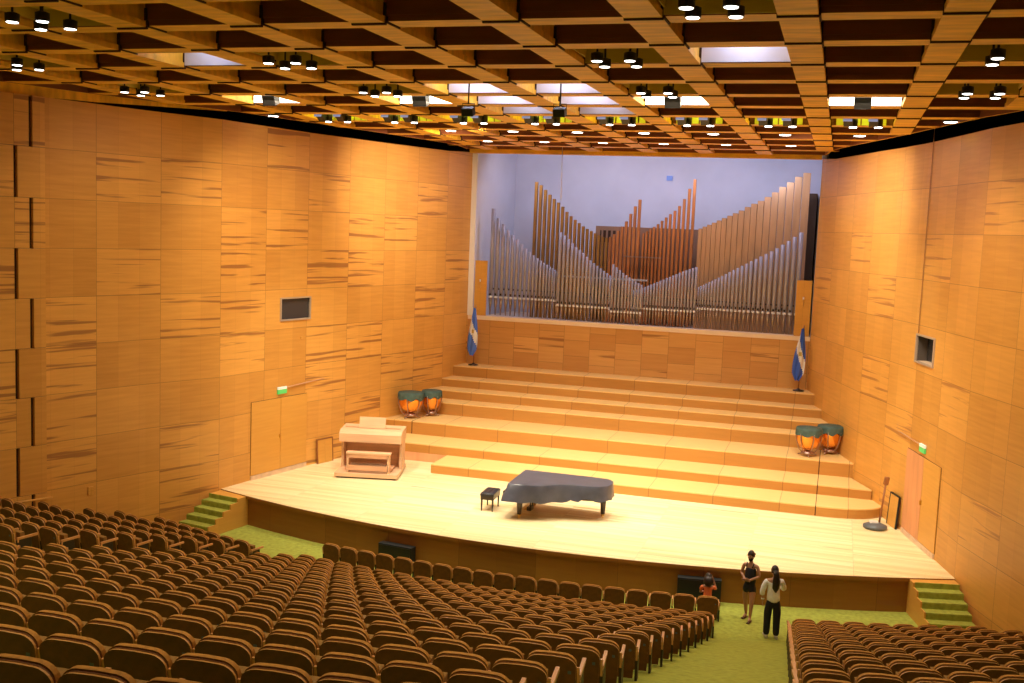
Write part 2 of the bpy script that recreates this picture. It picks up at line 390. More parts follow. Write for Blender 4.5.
# projecting panels on the near left wall
jp = MB()
a = Vector((-12.06, 22.3, 0)); b = Vector((-14.6, 15.4, 0)); d = (b-a).normalized(); n = Vector((-d.y, d.x, 0))
if n.x < 0: n = -n
for r in range(9):
    z0 = ZT - 1.24*(r+1); z1 = ZT - 1.24*r - .004
    starts = [(0.02, .33), (.43, 2.2), (2.3, 3.7), (3.8, 5.2)] if r % 2 == 0 else [(0.02, .72), (.82, 2.8), (2.9, 4.3), (4.4, 5.2)]
    for s0, s1 in starts:
        for s_a, s_b in ((s0, s1),):
            c = a + d*((s_a+s_b)/2) + n*.06; c.z = (z0+z1)/2
            ang = math.atan2(d.y, d.x)
            R = Matrix.Rotation(ang, 3, 'Z')
            hx, hy, hz = (s_b-s_a)/2, .05, (z1-z0)/2
            P = [c + R @ Vector((x*hx, y*hy, z*hz)) for x, y, z in ((-1,-1,-1),(1,-1,-1),(1,1,-1),(-1,1,-1),(-1,-1,1),(1,-1,1),(1,1,1),(-1,1,1))]
            for q in ((4,5,6,7),(3,2,1,0),(0,1,5,4),(1,2,6,5),(2,3,7,6),(3,0,4,7)):
                pts = [P[k] for k in q]
                jp.face(pts, M_WALL, [((p-a).dot(d)+3.1, p.z+.72) for p in pts])
struct(jp, 'trim_1', 'stepped projecting veneer panels on the near left wall')
bk = MB(); c = a + d*2.6 + n*.004
bk.box((c.x, c.y, 6), (5.2, .02, 11.3), M_GROOVE, math.atan2(d.y, d.x)); struct(bk, 'gap_shade_sheet')  # dark sheet painting the shade inside the panel gaps
# low sloping rail at foot of those panels
lr = MB(); p0, _, _ = wpt(WL, 22.4, 1.60, .12); p1, _, _ = wpt(WL, 21.2, 1.75, .5)
lr.tube([p0, p1], .03, M_DOOR, 6); struct(lr, 'trim_3', 'short pale rail at the foot of the left wall')

# booth windows
def window(nm, P, y0w, y1w, z0, z1, label):
    e = empty(nm, (0, 0, 0)); ym = (y0w+y1w)/2
    place(e, wall_frame(P, ym, z0)); tag(e, label, kind='structure')
    _, dd, _ = wpt(P, ym); wd = (y1w-y0w)/dd.y; h = z1-z0
    f = MB()
    for bxs in ((-wd/2-.045, wd/2+.045, -.04, .04, -.045, 0), (-wd/2-.045, wd/2+.045, -.04, .04, h, h+.045), (-wd/2-.045, -wd/2, -.04, .04, 0, h), (wd/2, wd/2+.045, -.04, .04, 0, h)): f.bx(*bxs, M_FRAME)
    f.build('window_frame', e)
    g = MB(); g.bx(-wd/2, wd/2, -.06 if nm == 'window_1' else -.30, -.05 if nm == 'window_1' else -.29, 0, h, M_GLASS); g.build('pane', e)
    r = MB()
    r.bx(-wd/2-.3, wd/2+.3, -1.3, -1.25, -.3, h+.3, M_BOOTH); r.bx(-wd/2-.3, -wd/2-.25, -1.3, -.31, -.3, h+.3, M_BOOTH); r.bx(wd/2+.25, wd/2+.3, -1.3, -.31, -.3, h+.3, M_BOOTH)
    r.bx(-wd/2, wd/2, -.31, -.02, -.05, 0, M_SILL); r.bx(-wd/2, wd/2, -.31, -.02, h, h+.05, M_BOOTH); r.bx(-wd/2-.04, -wd/2, -.31, -.02, 0, h, M_BOOTH); r.bx(wd/2, wd/2+.04, -.31, -.02, 0, h, M_BOOTH)
    r.bx(-wd/2-.3, wd/2+.3, -1.3, -.31, -.35, -.3, M_BOOTH); r.bx(-wd/2-.3, wd/2+.3, -1.3, -.31, h+.3, h+.35, M_BOOTH)
    r.build('booth_interior', e)
    cu = MB(); cu.bx(wd*.2, wd*.33, -.9, -.85, -.2, h+.1, M_CURT); cu.bx(-wd*.42, -wd*.34, -.9, -.85, -.2, h+.1, M_CURT); cu.build('curtain', e)
window('window_1', WL, 29.92, 31.26, 5.78, 6.43, 'dark control booth window with pale frame in left wall')
window('window_2', WR, 30.08, 31.38, 5.74, 6.44, 'dark recessed control booth window in right wall')

# doors
def door(nm, P, ya, ym, yb, z0, z1, label, worn):
    e = empty(nm, (0, 0, 0)); _, dd, _ = wpt(P, ym); place(e, wall_frame(P, (ya+yb)/2, z0)); tag(e, label, kind='structure')
    W = (yb-ya)/dd.y; m = ((ym-(ya+yb)/2))/dd.y; h = z1-z0
    fr = MB(); fr.bx(-W/2-.008, W/2+.008, -.03, .008, 0, h+.010, M_GROOVE); fr.build('door_gap', e)
    for x0d, x1d, mt in ((-W/2, m-.008, M_DOOR), (m+.008, W/2, M_DOORP if worn else M_DOOR)):
        q = MB(); q.bx(x0d, x1d, 0, .03, 0, h, mt); q.build('door_leaf', e)
    k = MB(); k.box((m-.06, .06, h*.47), (.03, .06, .12), M_BRASS); k.build('door_handle', e)
    s = MB(); s.bx(-W/2, W/2, 0, .05, -.14, -.01, M_SILL); s.build('door_sill', e)
door('door_1', WL, 28.67, 29.97, 31.2, 1.03, 3.31, 'double veneer door in the left wall beside the stage', False)
door('door_2', WR, 28.92, 30.1, 31.4, 1.03, 3.28, 'double veneer door in the right wall with one pinkish leaf', True)
def exit_sign(P, y, z, label, yc, zc):
    e = empty('exit_sign', (0, 0, 0)); place(e, wall_frame(P, y, z, .01)); tag(e, label, 'sign', 'green exit signs')
    q = MB(); q.bx(-.2, .2, 0, .05, -.12, .02, M_SIGNG); q.build('sign_panel', e)
    q = MB(); q.bx(-.2, .2, 0, .052, .02, .10, M_SIGNW); q.build('sign_top', e)
    q = MB(); q.tube([(.2, .03, .06), ((yc-y)/.95, .03, zc-z), ((yc-y)/.95+.04, .03, zc-z+.22)], .018, M_PIPEW, 6); q.build('conduit', e)
exit_sign(WL, 30.0, 3.56, 'green and white exit sign above the left wall door', 32.0, 3.72)
exit_sign(WR, 30.25, 3.52, 'green and white exit sign above the right wall door', 32.2, 3.6)
# thin cable down the right wall, small sockets
q = MB(); p1, _, _ = wpt(WR, 31.27, 6.5, .03); p2, _, _ = wpt(WR, 31.27, 11.7, .03); q.tube([p1, p2, p2+Vector((0, 0, .45))], .012, M_PIPEW, 5)
tag(q.build('cable'), 'thin dark cable running down the right wall to the booth window', 'cable')
def fixture(P, y, z, s, name, label, cat):
    q = MB(); q.bx(-s[0]/2, s[0]/2, 0, s[1], -s[2]/2, s[2]/2, M_DOOR); o = q.build(name); place(o, wall_frame(P, y, z, .0)); tag(o, label, cat)
fixture(WL, 23.5, 1.55, (.16, .04, .22), 'wall_socket', 'small socket plate low on the left wall above the seats', 'socket')
fixture(WL, 30.88, 5.15, (.07, .04, .07), 'wall_sensor', 'tiny square sensor below the left booth window', 'sensor')

# ------------------------------------------------------------------ ceiling
ZC = 11.89; BW = .53; CW = .53
def lim(y):
    """half width of the lattice at depth y, both sides"""
    pl, _, _ = wpt(WL, min(max(y, -4.4), 40.6)); pr, _, _ = wpt(WR, min(max(y, -4.4), 40.6))
    if y > 38.2: return pl.x + .15, pr.x - .12
    return pl.x + max(.06, min(.8, (y-22.5)*.085)), pr.x - min(.55, max(.1, (y-24)*.08))
R_FIRST, R_LAST = -9, 12
ce = MB()
def slab(x0, x1, y0, y1, z0, z1, bot, side):
    # x0..x1 may be given per end: tuple (at y0, at y1)
    xa0, xa1 = x0 if isinstance(x0, tuple) else (x0, x0); xb0, xb1 = x1 if isinstance(x1, tuple) else (x1, x1)
    lo = [(xa0, y0, z0), (xb0, y0, z0), (xb1, y1, z0), (xa1, y1, z0)]; hi = [(p[0], p[1], z1) for p in lo]
    ce.face(list(reversed(lo)), bot); ce.face(hi, side)
    for k in range(4): ce.face([lo[k], lo[(k+1) % 4], hi[(k+1) % 4], hi[k]], side)
for k in range(R_FIRST, R_LAST+1):
    y = RY0 + k*PY; a0, b0 = lim(y+.03); a1, b1 = lim(y+CW)
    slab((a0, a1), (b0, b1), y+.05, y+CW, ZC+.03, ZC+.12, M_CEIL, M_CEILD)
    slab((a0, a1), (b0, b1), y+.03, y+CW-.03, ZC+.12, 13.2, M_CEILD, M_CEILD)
for c in range(-8, 9):
    xc = c*PX
    for k in range(R_FIRST, R_LAST):
        y0 = RY0 + k*PY; y1 = y0+PY
        l0, r0 = lim(y0); l1, r1 = lim(y1)
        if min(abs(l0) if c < 0 else r0, abs(l1) if c < 0 else r1) < abs(xc)+.1: continue
        xl, xr = xc-BW/2, xc+BW/2
        slab(xl, xr, y0+.05, y1, ZC, ZC+.10, M_CEIL, M_CEIL)
        slab(xl+.03, xr-.03, y0, y1, ZC+.10, 13.2, M_CEIL, M_CEIL)
        slab(xl-.012, xr+.012, y0+.0, y0+.05, ZC-.026, ZC+.3, M_GROOVE, M_GROOVE)  # dark hanging strip stands in for the shadow gap at the crossing
        slab(xr, xr+.03, y0+.05, y0+CW, ZC+.005, ZC+.10, M_GROOVE, M_GROOVE)  # dark strip imitating the shaded slit beside the beam
for k in range(R_FIRST, R_LAST):
    ya, yb = RY0+k*PY, RY0+(k+1)*PY; la, ra = lim(ya); lb, rb = lim(yb)
    for xa, xb, s in ((la, lb, -1), (ra, rb, 1)):
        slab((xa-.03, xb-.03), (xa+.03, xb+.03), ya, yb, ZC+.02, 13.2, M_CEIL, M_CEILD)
ce.bx(-16, 16, RY0+R_FIRST*PY, 40.7, 13.2, 13.3, M_BLACK)
for (pa_, pb_) in zip(WL[1:3], WL[2:4]):
    slab((pa_[0]-.02, pb_[0]-.02), (pa_[0]+.05, pb_[0]+.05), pa_[1], pb_[1], ZT-.01, 13.2, M_CEIL, M_CEIL)
for ta, tb, za, zb in ((0, .5, ZT-.01, ZT+.04), (.5, 1.0, ZT+.04, ZT+.12), (1.0, 1.9, ZT+.12, ZC+.05)):
    P_, Q_ = Vector(WL[3][:2]), Vector(WL[4][:2]); A_, B_ = P_.lerp(Q_, ta), P_.lerp(Q_, tb)
    ce.face([(A_.x+.03, A_.y, za), (B_.x+.03, B_.y, zb), (B_.x+.03, B_.y, 13.2), (A_.x+.03, A_.y, 13.2)], M_CEIL)
ce.bx(-7.1, 6.1, 39.9, 40.25, 11.77, 13.2, M_CEIL)
struct(ce, 'ceiling', 'coffered ceiling of orange oak beams')
rear = MB(); rear.bx(-18.5, 18.5, -4.5, RY0+R_FIRST*PY, 12.6, 12.8, M_CEILD); struct(rear, 'ceiling_rear')

def bay_liner(c, r, mat, name, label, cat, group, z=12.25, only_far=False, depth=.35):
    """thin lining boards inside one ceiling bay"""
    x, y = bay(c, r); mb = MB(); hw = PX/2-BW/2-.015; y0 = RY0+math.floor(r)*PY+CW-.02; y1 = RY0+(math.floor(r)+1)*PY+.02
    mb.bx(x-hw, x+hw, y1-.03, y1-.01, ZC+.04, z, mat)
    mb.bx(x-hw, x+hw, y0, y1-.03, z, z+.02, mat)
    if not only_far:
        mb.bx(x-hw, x-hw+.02, y0, y1-.03, ZC+.13, z, mat); mb.bx(x+hw-.02, x+hw, y0, y1-.03, ZC+.13, z, mat)
    o = mb.build(name); tag(o, label, cat, group); return o
def pos(c):
    n = {-4.5: 'far left', -3.5: 'left', -2.5: 'left of centre', -1.5: 'centre left', -.5: 'just left of centre', .5: 'just right of centre', 1.5: 'centre right', 2.5: 'right of centre', 3.5: 'right', 4.5: 'far right'}
    return n[c]
# olive bays holding four black cylinder lamps
def cyl_lamp(lit=True):
    e = empty('ceiling_spotlight', (0, 0, 0))
    q = MB(); q.lathe([(.105, 0), (.110, .01), (.110, .13), (.05, .15)], M_LAMPB, 14); q.build('lamp_housing', e)
    q = MB(); q.lathe([(.001, -.010), (.085, -.008), (.092, .002)], M_LAMPE if lit else M_LAMPBL, 14); q.build('lens', e)
    q = MB(); q.tube([(0, 0, .13), (0, 0, .43)], .02, M_LAMPB, 6); q.build('stem', e)
    return e
proto = None
rown = {-.5: 'nearest', 1.5: 'second', 3.5: 'third', -2.5: 'rearmost'}
for c, r in ((-2.5, -.5), (2.5, -.5), (-1.5, 1.5), (1.5, 1.5), (4.5, 1.5), (-4.5, 1.5), (-4.5, 3.5), (-1.5, 3.5), (1.5, 3.5), (4.5, 3.5)):
    x, y = bay(c, r)
    bay_liner(c, r, M_OLIVE, 'ceiling_panel', 'olive panel closing the %s lamp bay in the %s row of bays from camera' % (pos(c), rown[r]), 'panel', 'olive lamp bays', z=12.2)
    for i, (dx, dy, nmx) in enumerate(((-.28, -.1, 'far left'), (.28, -.1, 'far right'), (-.28, .52, 'near left'), (.28, .52, 'near right'))):
        nm2 = ('rear' if dy < 0 else 'front') + (' left' if dx < 0 else ' right')
        if proto is None: proto = o = cyl_lamp()
        else: o = dup(proto)
        o.location = (x+dx, y+dy, 11.78)
        tag(o, 'black cylinder lamp, %s of four in the %s olive bay, %s row' % (nm2, pos(c), rown[r]), 'spotlight', 'black cylinder lamps in olive bays')
    lamp('AREA', (x, y+.2, 11.70), (x, y+.2, 0), 72 if abs(c) < 4 else 32, HOUSE, .5, sizey=.5, name='house_and_fill_light', spread=140)
rl = MB()  # boxes added out of view around the rear fill lamps
for c, r in ((-4.5, -2.5), (-1.5, -2.5), (1.5, -2.5), (4.5, -2.5), (-2.5, -4.5), (.5, -4.5), (3.5, -4.5)):
    x, y = bay(c, r)
    rl.bx(x-.25, x+.25, y-.05, y+.45, 11.9, 12.1, M_LAMPB)
    lamp('AREA', (x, y+.2, 11.85), (x, y+.2, 0), 52, HOUSE, .5, sizey=.5, name='house_and_fill_light', spread=110)  # added fill lamp behind the view, brightens the near seats
struct(rl, 'added_fill_boxes')
# white lit bays with a black box
nmw = {-3.4: 'leftmost', -1.4: 'second from left', 1.5: 'second from right', 3.5: 'rightmost'}
for c in (-3.5, -1.5, 1.5, 3.5):
    key = {-3.5: -3.4, -1.5: -1.4}.get(c, c)
    bay_liner(c, 4.5, M_LAMPW, 'light_panel', 'glowing white lining of the %s bright ceiling bay' % nmw[key], 'light', 'bright white ceiling bays', z=ZC+.26, only_far=True)
    x, y = bay(c, 4.7); q = MB(); q.box((0, 0, 0), (.36, .26, .26), M_LAMPB, Matrix.Rotation(.4, 3, 'X')); q.tube([(0, .0, .1), (0, .0, .16)], .02, M_LAMPB, 6); o = q.build('projector_box', loc=(x-.05, y+.25, 11.97))
    tag(o, 'black stage light box hanging in the %s bright white bay' % nmw[key], 'light', 'black boxes in the white bays')
for c, r, dn in ((2.5, 1.5, 'right'), (-2.5, 1.5, 'left')):
    bay_liner(c, r, M_PLASTER, 'ceiling_panel', 'bluish lit panel in the %s ceiling bay between lamp bays' % dn, 'panel', 'bluish ceiling bays', z=12.5, only_far=True)
for c in (-.5, .5):
    for r, rn in ((3.5, 'in front'), (4.5, 'behind'), (5.5, 'far behind')):  # pale linings added where lavender light falls on the bay faces
        bay_liner(c, r, M_PLASTER, 'ceiling_panel', 'added lavender-lit panel in the ceiling bay %s, %s the hanging speakers' % (pos(c), rn), 'panel', 'lavender ceiling bays', z=12.5, only_far=True)
# yellow-green bays with paired spots
protoY = None
for c in (-3.5, -2.5, -1.5, -.5, .5, 1.5, 2.5, 3.5):
    x, y = bay(c, 6.5); mb = MB(); yy = RY0+7*PY
    hw = PX/2-BW/2-.02
    for k in range(6):
        xa = x-hw+.12+k*(2*hw-.24)/6
        mb.bx(xa, xa+(2*hw-.24)/6-.035, yy-.06, yy-.02, ZC+.02, 12.35, M_YELLOW)
    mb.bx(x-hw, x+hw, RY0+6*PY+CW, yy-.03, 12.35, 12.37, M_YELLOW)
    tag(mb.build('reflector_panel'), 'yellow green slatted panel in the %s bay over the stage' % pos(c), 'panel', 'yellow green bays over the stage')
    for dx, sn in ((-.33, 'left'), (.27, 'right')):
        if protoY is None:
            e = empty('stage_spotlight', (0, 0, 0)); protoY = e
            q = MB(); q.box((0, .0, 0), (.22, .3, .2), M_LAMPB, Matrix.Rotation(-.5, 3, 'X')); q.build('lamp_housing', e)
            q = MB(); q.box((-.02, -.16, .04), (.22, .03, .2), M_LAMPBL, Matrix.Rotation(-.5, 3, 'X')); q.build('blue_filter', e)
            q = MB(); q.lathe([(.09, -.17), (.10, -.08)], M_LAMPE, 12, (.12, .22, 0)); q.build('lens', e)
            q = MB(); q.lathe([(.105, -.15), (.11, .12)], M_LAMPB, 12, (.12, .22, 0)); q.build('lamp_can', e)
            o = e
        else: o = dup(protoY)
        o.location = (x+dx, y-.1, 11.93)
        tag(o, 'blue fronted stage spotlight, %s one in the %s yellow green bay' % (sn, pos(c)), 'spotlight', 'blue fronted stage spotlights')
# round downlights
protoD = None
for r, cs in ((8.5, (-2.5, -1.5, -.5, .5, 1.5, 2.5, 3.5)), (10.3, (-2.5, -1.5, -.5, .5, 1.5, 2.5)), (6.6, (-4.5, 4.5))):
    for c in cs:
        x, y = bay(c, r)
        if protoD is None:
            e = protoD = empty('round_downlight', (0, 0, 0))
            q = MB(); q.lathe([(.17, 0), (.19, .02), (.19, .2)], M_LAMPB, 16); q.build('housing', e)
            q = MB(); q.lathe([(.001, -.014), (.16, -.01), (.165, .004)], M_LAMPE, 16); q.build('diffuser', e)
            o = e
        else: o = dup(protoD)
        o.location = (x, y, 11.93)
        tag(o, 'round white downlight in the %s bay, %s' % (pos(c), {8.5: 'row behind the yellow green bays', 10.3: 'row nearest the organ', 6.6: 'beside the dark ceiling edge'}[r]), 'downlight', 'round downlights near the organ')
        lamp('AREA', (x, y, 11.85), (x, y+.3, 0), 20, NEUT, .3, name='down_light') if r != 6.6 else None
# hanging speakers
for s, xh in (('left', -.95), ('right', 1.10)):
    e = empty('hanging_speaker', (xh, 22.3, 11.4), 0, 'small black speaker hung on a rod below the ceiling, %s of the pair' % s, 'speaker', 'hanging black speakers')
    q = MB(); q.tube([(0, 0, .16), (0, 0, .80)], .018, M_LAMPB, 6); q.build('rod', e)
    q = MB(); q.tube([(-.14, 0, .02), (-.14, 0, .17), (.14, 0, .17), (.14, 0, .02)], .010, M_LAMPB, 5); q.build('yoke', e)
    q = MB(); q.box((0, 0, 0), (.26, .2, .17), M_SPK, Matrix.Rotation(.35, 3, 'X')); q.build('speaker_box', e, bevel=.01)
# thin microphone wire in front of the organ
q = MB(); q.tube([(-3.28, 39.5, 12.0), (-3.25, 39.5, 10.0)], .014, M_WHITE, 5); tag(q.build('hanging_wire'), 'thin pale wire hanging from the ceiling before the organ', 'wire')

# ------------------------------------------------------------------ stage
def sf(x): return 25.5 + x*x/54.0
def rowx(P, y): return wpt(P, y)[0].x
pts = [(-10.16+20.31*i/40, 0) for i in range(41)]
front = [(x, sf(x)) for x, _ in pts]
leftw = [(rowx(WL, y)-.05, y) for y in (40.7, 39.8, 38.6, 33.0, 31.3, 28.5, 27.4)]
rightw = [(rowx(WR, y)+.05, y) for y in (27.6, 28.8, 31.6, 33.5, 34.9, 39.0, 40.1, 40.7)]
st = MB(); st.prism(front + rightw + leftw, .80, .89, M_FLOORB, side=M_FASCIA); struct(st, 'floor_stage', 'pale maple stage floor')
fa = MB(); acc = 0
for (xa, ya), (xb, yb) in zip(front, front[1:]):
    l = math.hypot(xb-xa, yb-ya)
    fa.face([(xa, ya+.10, -.05), (xb, yb+.10, -.05), (xb, yb+.10, .80), (xa, ya+.10, .80)], M_FASCIA, [(acc, 0), (acc+l, 0), (acc+l, .85), (acc, .85)]); acc += l
struct(fa, 'wall_stage_front', 'curved brown veneer front of the stage')
# choir tiers
T = [(32.1, 1.19), (33.6, 1.49), (35.1, 1.95), (36.9, 2.40), (37.8, 2.72), (38.7, 3.03), (39.6, 3.43)]
tr = MB()
for k, (y, z) in enumerate(T):
    zb = .89 if k == 0 else T[k-1][1]
    if k == 1: zb = .89
    y2 = T[k+1][0]+.02 if k < 6 else 40.75
    if k == 0:
        xr = rowx(WR, 32.6)-.1
        arc = [(xr-1.6+1.6*math.sin(t), y+.9-.9*math.cos(t)) for t in [PI/2*i/8 for i in range(9)]]
        poly = [(-5.3, y)] + arc + [(rowx(WR, 33.5)-.05, 33.62), (-5.3, 33.62)]
    elif k == 1:
        poly = [(rowx(WL, y), y), (rowx(WR, y)-.04, y), (rowx(WR, y2)-.04, y2), (rowx(WL, y2), y2)]
    else:
        poly = [(rowx(WL, y)+.0, y), (rowx(WR, y)-.0, y), (rowx(WR, y2), y2), (rowx(WL, y2), y2)]
    n_ = len(poly)
    tr.face([(px, py, z) for px, py in poly], M_TREAD, [(px+.12, py) for px, py in poly])
    acc = poly[0][0]+.12
    for i in range(n_):
        (xa, ya), (xb, yb) = poly[i], poly[(i+1) % n_]
        l = math.hypot(xb-xa, yb-ya)
        if ya > y+.95 and yb > y+.95: continue
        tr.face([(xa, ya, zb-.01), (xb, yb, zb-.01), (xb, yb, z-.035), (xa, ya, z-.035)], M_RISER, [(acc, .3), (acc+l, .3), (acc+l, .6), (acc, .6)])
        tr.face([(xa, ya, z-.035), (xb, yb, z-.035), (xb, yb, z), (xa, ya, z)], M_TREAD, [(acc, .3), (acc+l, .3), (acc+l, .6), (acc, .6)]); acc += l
    # dark joints between the modules
    for xs in ((6.77,) if k in (0, 1) else (-7.22, 6.77) if k == 2 else (6.3,)):
        if k > 3: continue
        tr.bx(xs-.014, xs+.014, y-.006, y+.01, zb+.01, z+.001, M_GROOVE)
        if k < 3: tr.bx(xs-.010, xs+.010, y, y2, z-.01, z+.0015, M_GROOVE)
tr.bx(-6.95, -5.3, 33.585, 33.6, .9, 1.18, M_DOORP)
struct(tr, 'stage_risers', 'wide oak choir steps rising to the organ')
# organ parapet
pa = MB()
pa.face([(-7.3, 40.7, 3.40), (6.15, 40.7, 3.40), (6.15, 40.7, 5.30), (-7.3, 40.7, 5.30)], M_PARA, [(0, 0), (13.1, 0), (13.1, 1.9), (0, 1.9)])
pa.bx(-7.2, 6.1, 40.66, 41.15, 5.22, 5.38, M_MARBLE)
struct(pa, 'wall_parapet', 'wood block parapet under the organ')
# niche
ni = MB()
ni.prism([(-7.36, 40.72), (-7.21, 40.72), (-6.82, 45.35), (-7.0, 45.35)], 3.4, 12.6, M_PLASTER); ni.bx(6.10, 6.25, 40.72, 45.4, 3.4, 12.6, M_PLASTER)
ni.bx(-7.3, 6.2, 45.3, 45.5, 3.4, 12.6, M_PLASTER); ni.bx(-7.3, 6.2, 40.25, 45.4, 12.25, 12.35, M_PLASTER); ni.bx(-7.25, 6.15, 41.1, 45.3, 5.20, 5.26, M_MARBLE)
ni.bx(-7.23, -7.02, 40.64, 40.74, 5.38, 11.9, M_PLASTW)  # lit edge of the niche painted as a whiter strip
struct(ni, 'wall_back', 'pale lavender plaster niche behind the organ')
q = MB(); q.bx(5.55, 5.95, 43.2, 45.2, 5.3, 10.7, M_KEYS); struct(q, 'trim_5')
for x0n, x1n, nm in ((-7.0, -6.5, 'left'), (5.50, 6.04, 'right')):
    e = empty('veneer_screen', ((x0n+x1n)/2, 40.78, 5.38), 0, 'golden veneer panel standing at the %s end of the organ pipes' % nm, 'panel', 'veneer panels beside the organ')
    q = MB(); q.bx(-(x1n-x0n)/2, (x1n-x0n)/2, 0, .06, 0, 2.2 if nm == 'left' else 2.05, M_DOOR); q.build('panel', e)
    q = MB(); q.tube([(0, -.07, 1.35), (0, -.07, 1.45)], .03, M_MOUTH, 8); q.tube([(0, -.07, 1.1), (0, 0, 1.1), (0, -.07, 1.35)], .012, M_BRASS, 6); q.build('wall_lamp', e)
q = MB(); q.bx(-.22, .02, 45.25, 45.30, 11.15, 11.35, M_SIGNB); tag(q.build('small_sign'), 'small blue square sign high on the niche wall', 'sign')

# ------------------------------------------------------------------ organ
org = empty('pipe_organ', (0, 42, 5.26), 0, 'pipe organ of silver metal and brown wooden pipes above the stage', 'organ')
def interp(T_, x):
    for (xa, za), (xb, zb) in zip(T_, T_[1:]):
        if xa <= x <= xb: return za+(zb-za)*(x-xa)/(xb-xa)
    return T_[0][1] if x < T_[0][0] else T_[-1][1]
def series(xa, xb, sa, sb):
    """positions with spacing easing from sa to sb"""
    n = max(2, round((xb-xa)/((sa+sb)/2))); w_ = [sa+(sb-sa)*i/(n-1) for i in range(n)]; k = (xb-xa)/sum(w_); out = []; x = xa
    for q_ in w_: out.append((x+q_*k/2, q_*k)); x += q_*k
    return out
def metal_pipe(x, y, top, mouth, dia):
    q = MB(); r = dia/2
    q.tube([(x, y, 5.38), (x, y, mouth-.03)], [r*.28, r], M_FOOT, 10)
    q.tube([(x, y, mouth-.03), (x, y, mouth+.05)], r*1.02, M_MOUTH, 10)  # pale ring paints the highlight at the mouth
    q.tube([(x, y, mouth+.05), (x, y, top)], r, M_METALP, 12)
    q.box((x, y-r*.97, mouth+.12), (r*.9, .012, .08), M_LEGD)
    o = q.build('metal_pipe', org, loc=(0, -42, -5.26))
PA = [(-6.10, 9.61)]
A_ = [(-6.56, 9.71), (-6.28, 9.25), (-6.07, 9.05), (-5.79, 8.75), (-5.48, 8.47), (-5.17, 8.18), (-4.72, 7.82), (-4.28, 7.56), (-3.70, 7.25)]
B_ = [(-3.65, 8.83), (-3.41, 8.66), (-3.09, 8.34), (-2.72, 8.08), (-2.36, 7.75), (-1.99, 7.5), (-1.55, 7.2)]
C_ = [(-1.45, 7.67), (-1.04, 7.35), (-.62, 7.1), (-.2, 6.88)]
C2 = [(-.73, 6.66), (-.2, 6.85), (.2, 7.03), (.72, 7.28), (1.24, 7.53), (1.73, 7.72)]
D_ = [(1.78, 6.92), (2.51, 7.31), (3.27, 7.75), (4.03, 8.18), (4.64, 8.53), (5.13, 8.88), (5.56, 9.22)]
for T_, xa, xb, sa, sb, y, m in ((A_, -6.65, -3.72, .235, .095, 41.45, 6.10), (B_, -3.74, -1.52, .175, .13, 41.25, 5.94), (C_, -1.52, -.25, .14, .12, 41.12, 5.83), (C2, -.70, 1.80, .11, .125, 41.3, 6.0), (D_, 1.80, 5.62, .085, .215, 41.45, 6.12)):
    for x, s_ in series(xa, xb, sa, sb): metal_pipe(x, y, interp(T_, x), m, s_*.74)
def wood_pipe(x, y, top, wd, dp, mat, base=5.3):
    q = MB(); q.bx(x-wd/2, x+wd/2, y-dp/2, y+dp/2, base, top, mat)
    q.bx(x-wd/2+.012, x+wd/2-.012, y-dp/2+.012, y+dp/2-.012, top-.04, top+.004, M_KEYS)
    q.bx(x-wd*.32, x+wd*.32, y-dp/2-.01, y-dp/2, base+.9, base+1.0, M_KEYS)
    q.build('wooden_pipe', org, loc=(0, -42, -5.26))
W1 = [(-5.1, 10.82), (-4.87, 10.68), (-4.61, 10.41), (-4.33, 10.16), (-4.02, 9.93), (-3.71, 9.58), (-3.41, 9.34), (-3.03, 9.07), (-2.66, 8.88), (-2.29, 8.72), (-1.99, 8.66)]
W2 = [(-1.95, 8.7), (-1.72, 8.88), (-1.51, 9.1), (-1.31, 9.36), (-1.16, 9.64), (-.99, 9.95), (-.78, 10.28)]
W3 = [(-.62, 8.9), (-.24, 9.15), (-.04, 9.29), (.16, 9.47), (.36, 9.65), (.56, 9.8), (.76, 10.01), (.93, 10.26), (1.1, 10.64), (1.32, 11.09)]
W4 = [(1.69, 9.15), (2.15, 9.37), (2.67, 9.63), (3.19, 9.88), (3.57, 10.12), (3.95, 10.3), (4.33, 10.54), (4.64, 10.79), (4.95, 10.99), (5.25, 11.22), (5.6, 11.4)]
for x, s_ in series(-5.2, -2.0, .20, .16): wood_pipe(x, 42.6, interp(W1, x), s_*.56, .16, M_WP1)
for x, s_ in series(-2.0, -.72, .14, .165): wood_pipe(x, 42.6, interp(W2, x), s_*.62, .14, M_WP2)
for x, s_ in series(-.66, 1.42, .13, .19): wood_pipe(x, 42.6, interp(W3, x), s_*.56, .15, M_WP2)
for x, s_ in series(1.62, 5.70, .16, .30): wood_pipe(x, 42.2, interp(W4, x)+.03, s_*.93, .24, M_WP3)
q = MB(); q.bx(-2.75, 1.7, 43.5, 44.3, 5.3, 9.15, M_BOX); q.bx(-2.55, -1.75, 43.46, 43.52, 8.5, 8.98, M_GROOVE)
for i in range(4): q.bx(-2.5+i*.2, -2.42+i*.2, 43.44, 43.5, 8.5, 8.98, M_BOX)
q.build('swell_box', org, loc=(0, -42, -5.26))
q = MB(); q.bx(-3.6, -.2, 41.75, 41.8, 7.05, 7.12, M_PLASTER); q.bx(-1.3, .2, 42.35, 42.42, 7.95, 8.0, M_CHROME); q.bx(-6.5, 5.6, 41.62, 41.68, 6.4, 6.46, M_KEYS); q.build('support_rail', org, loc=(0, -42, -5.26))

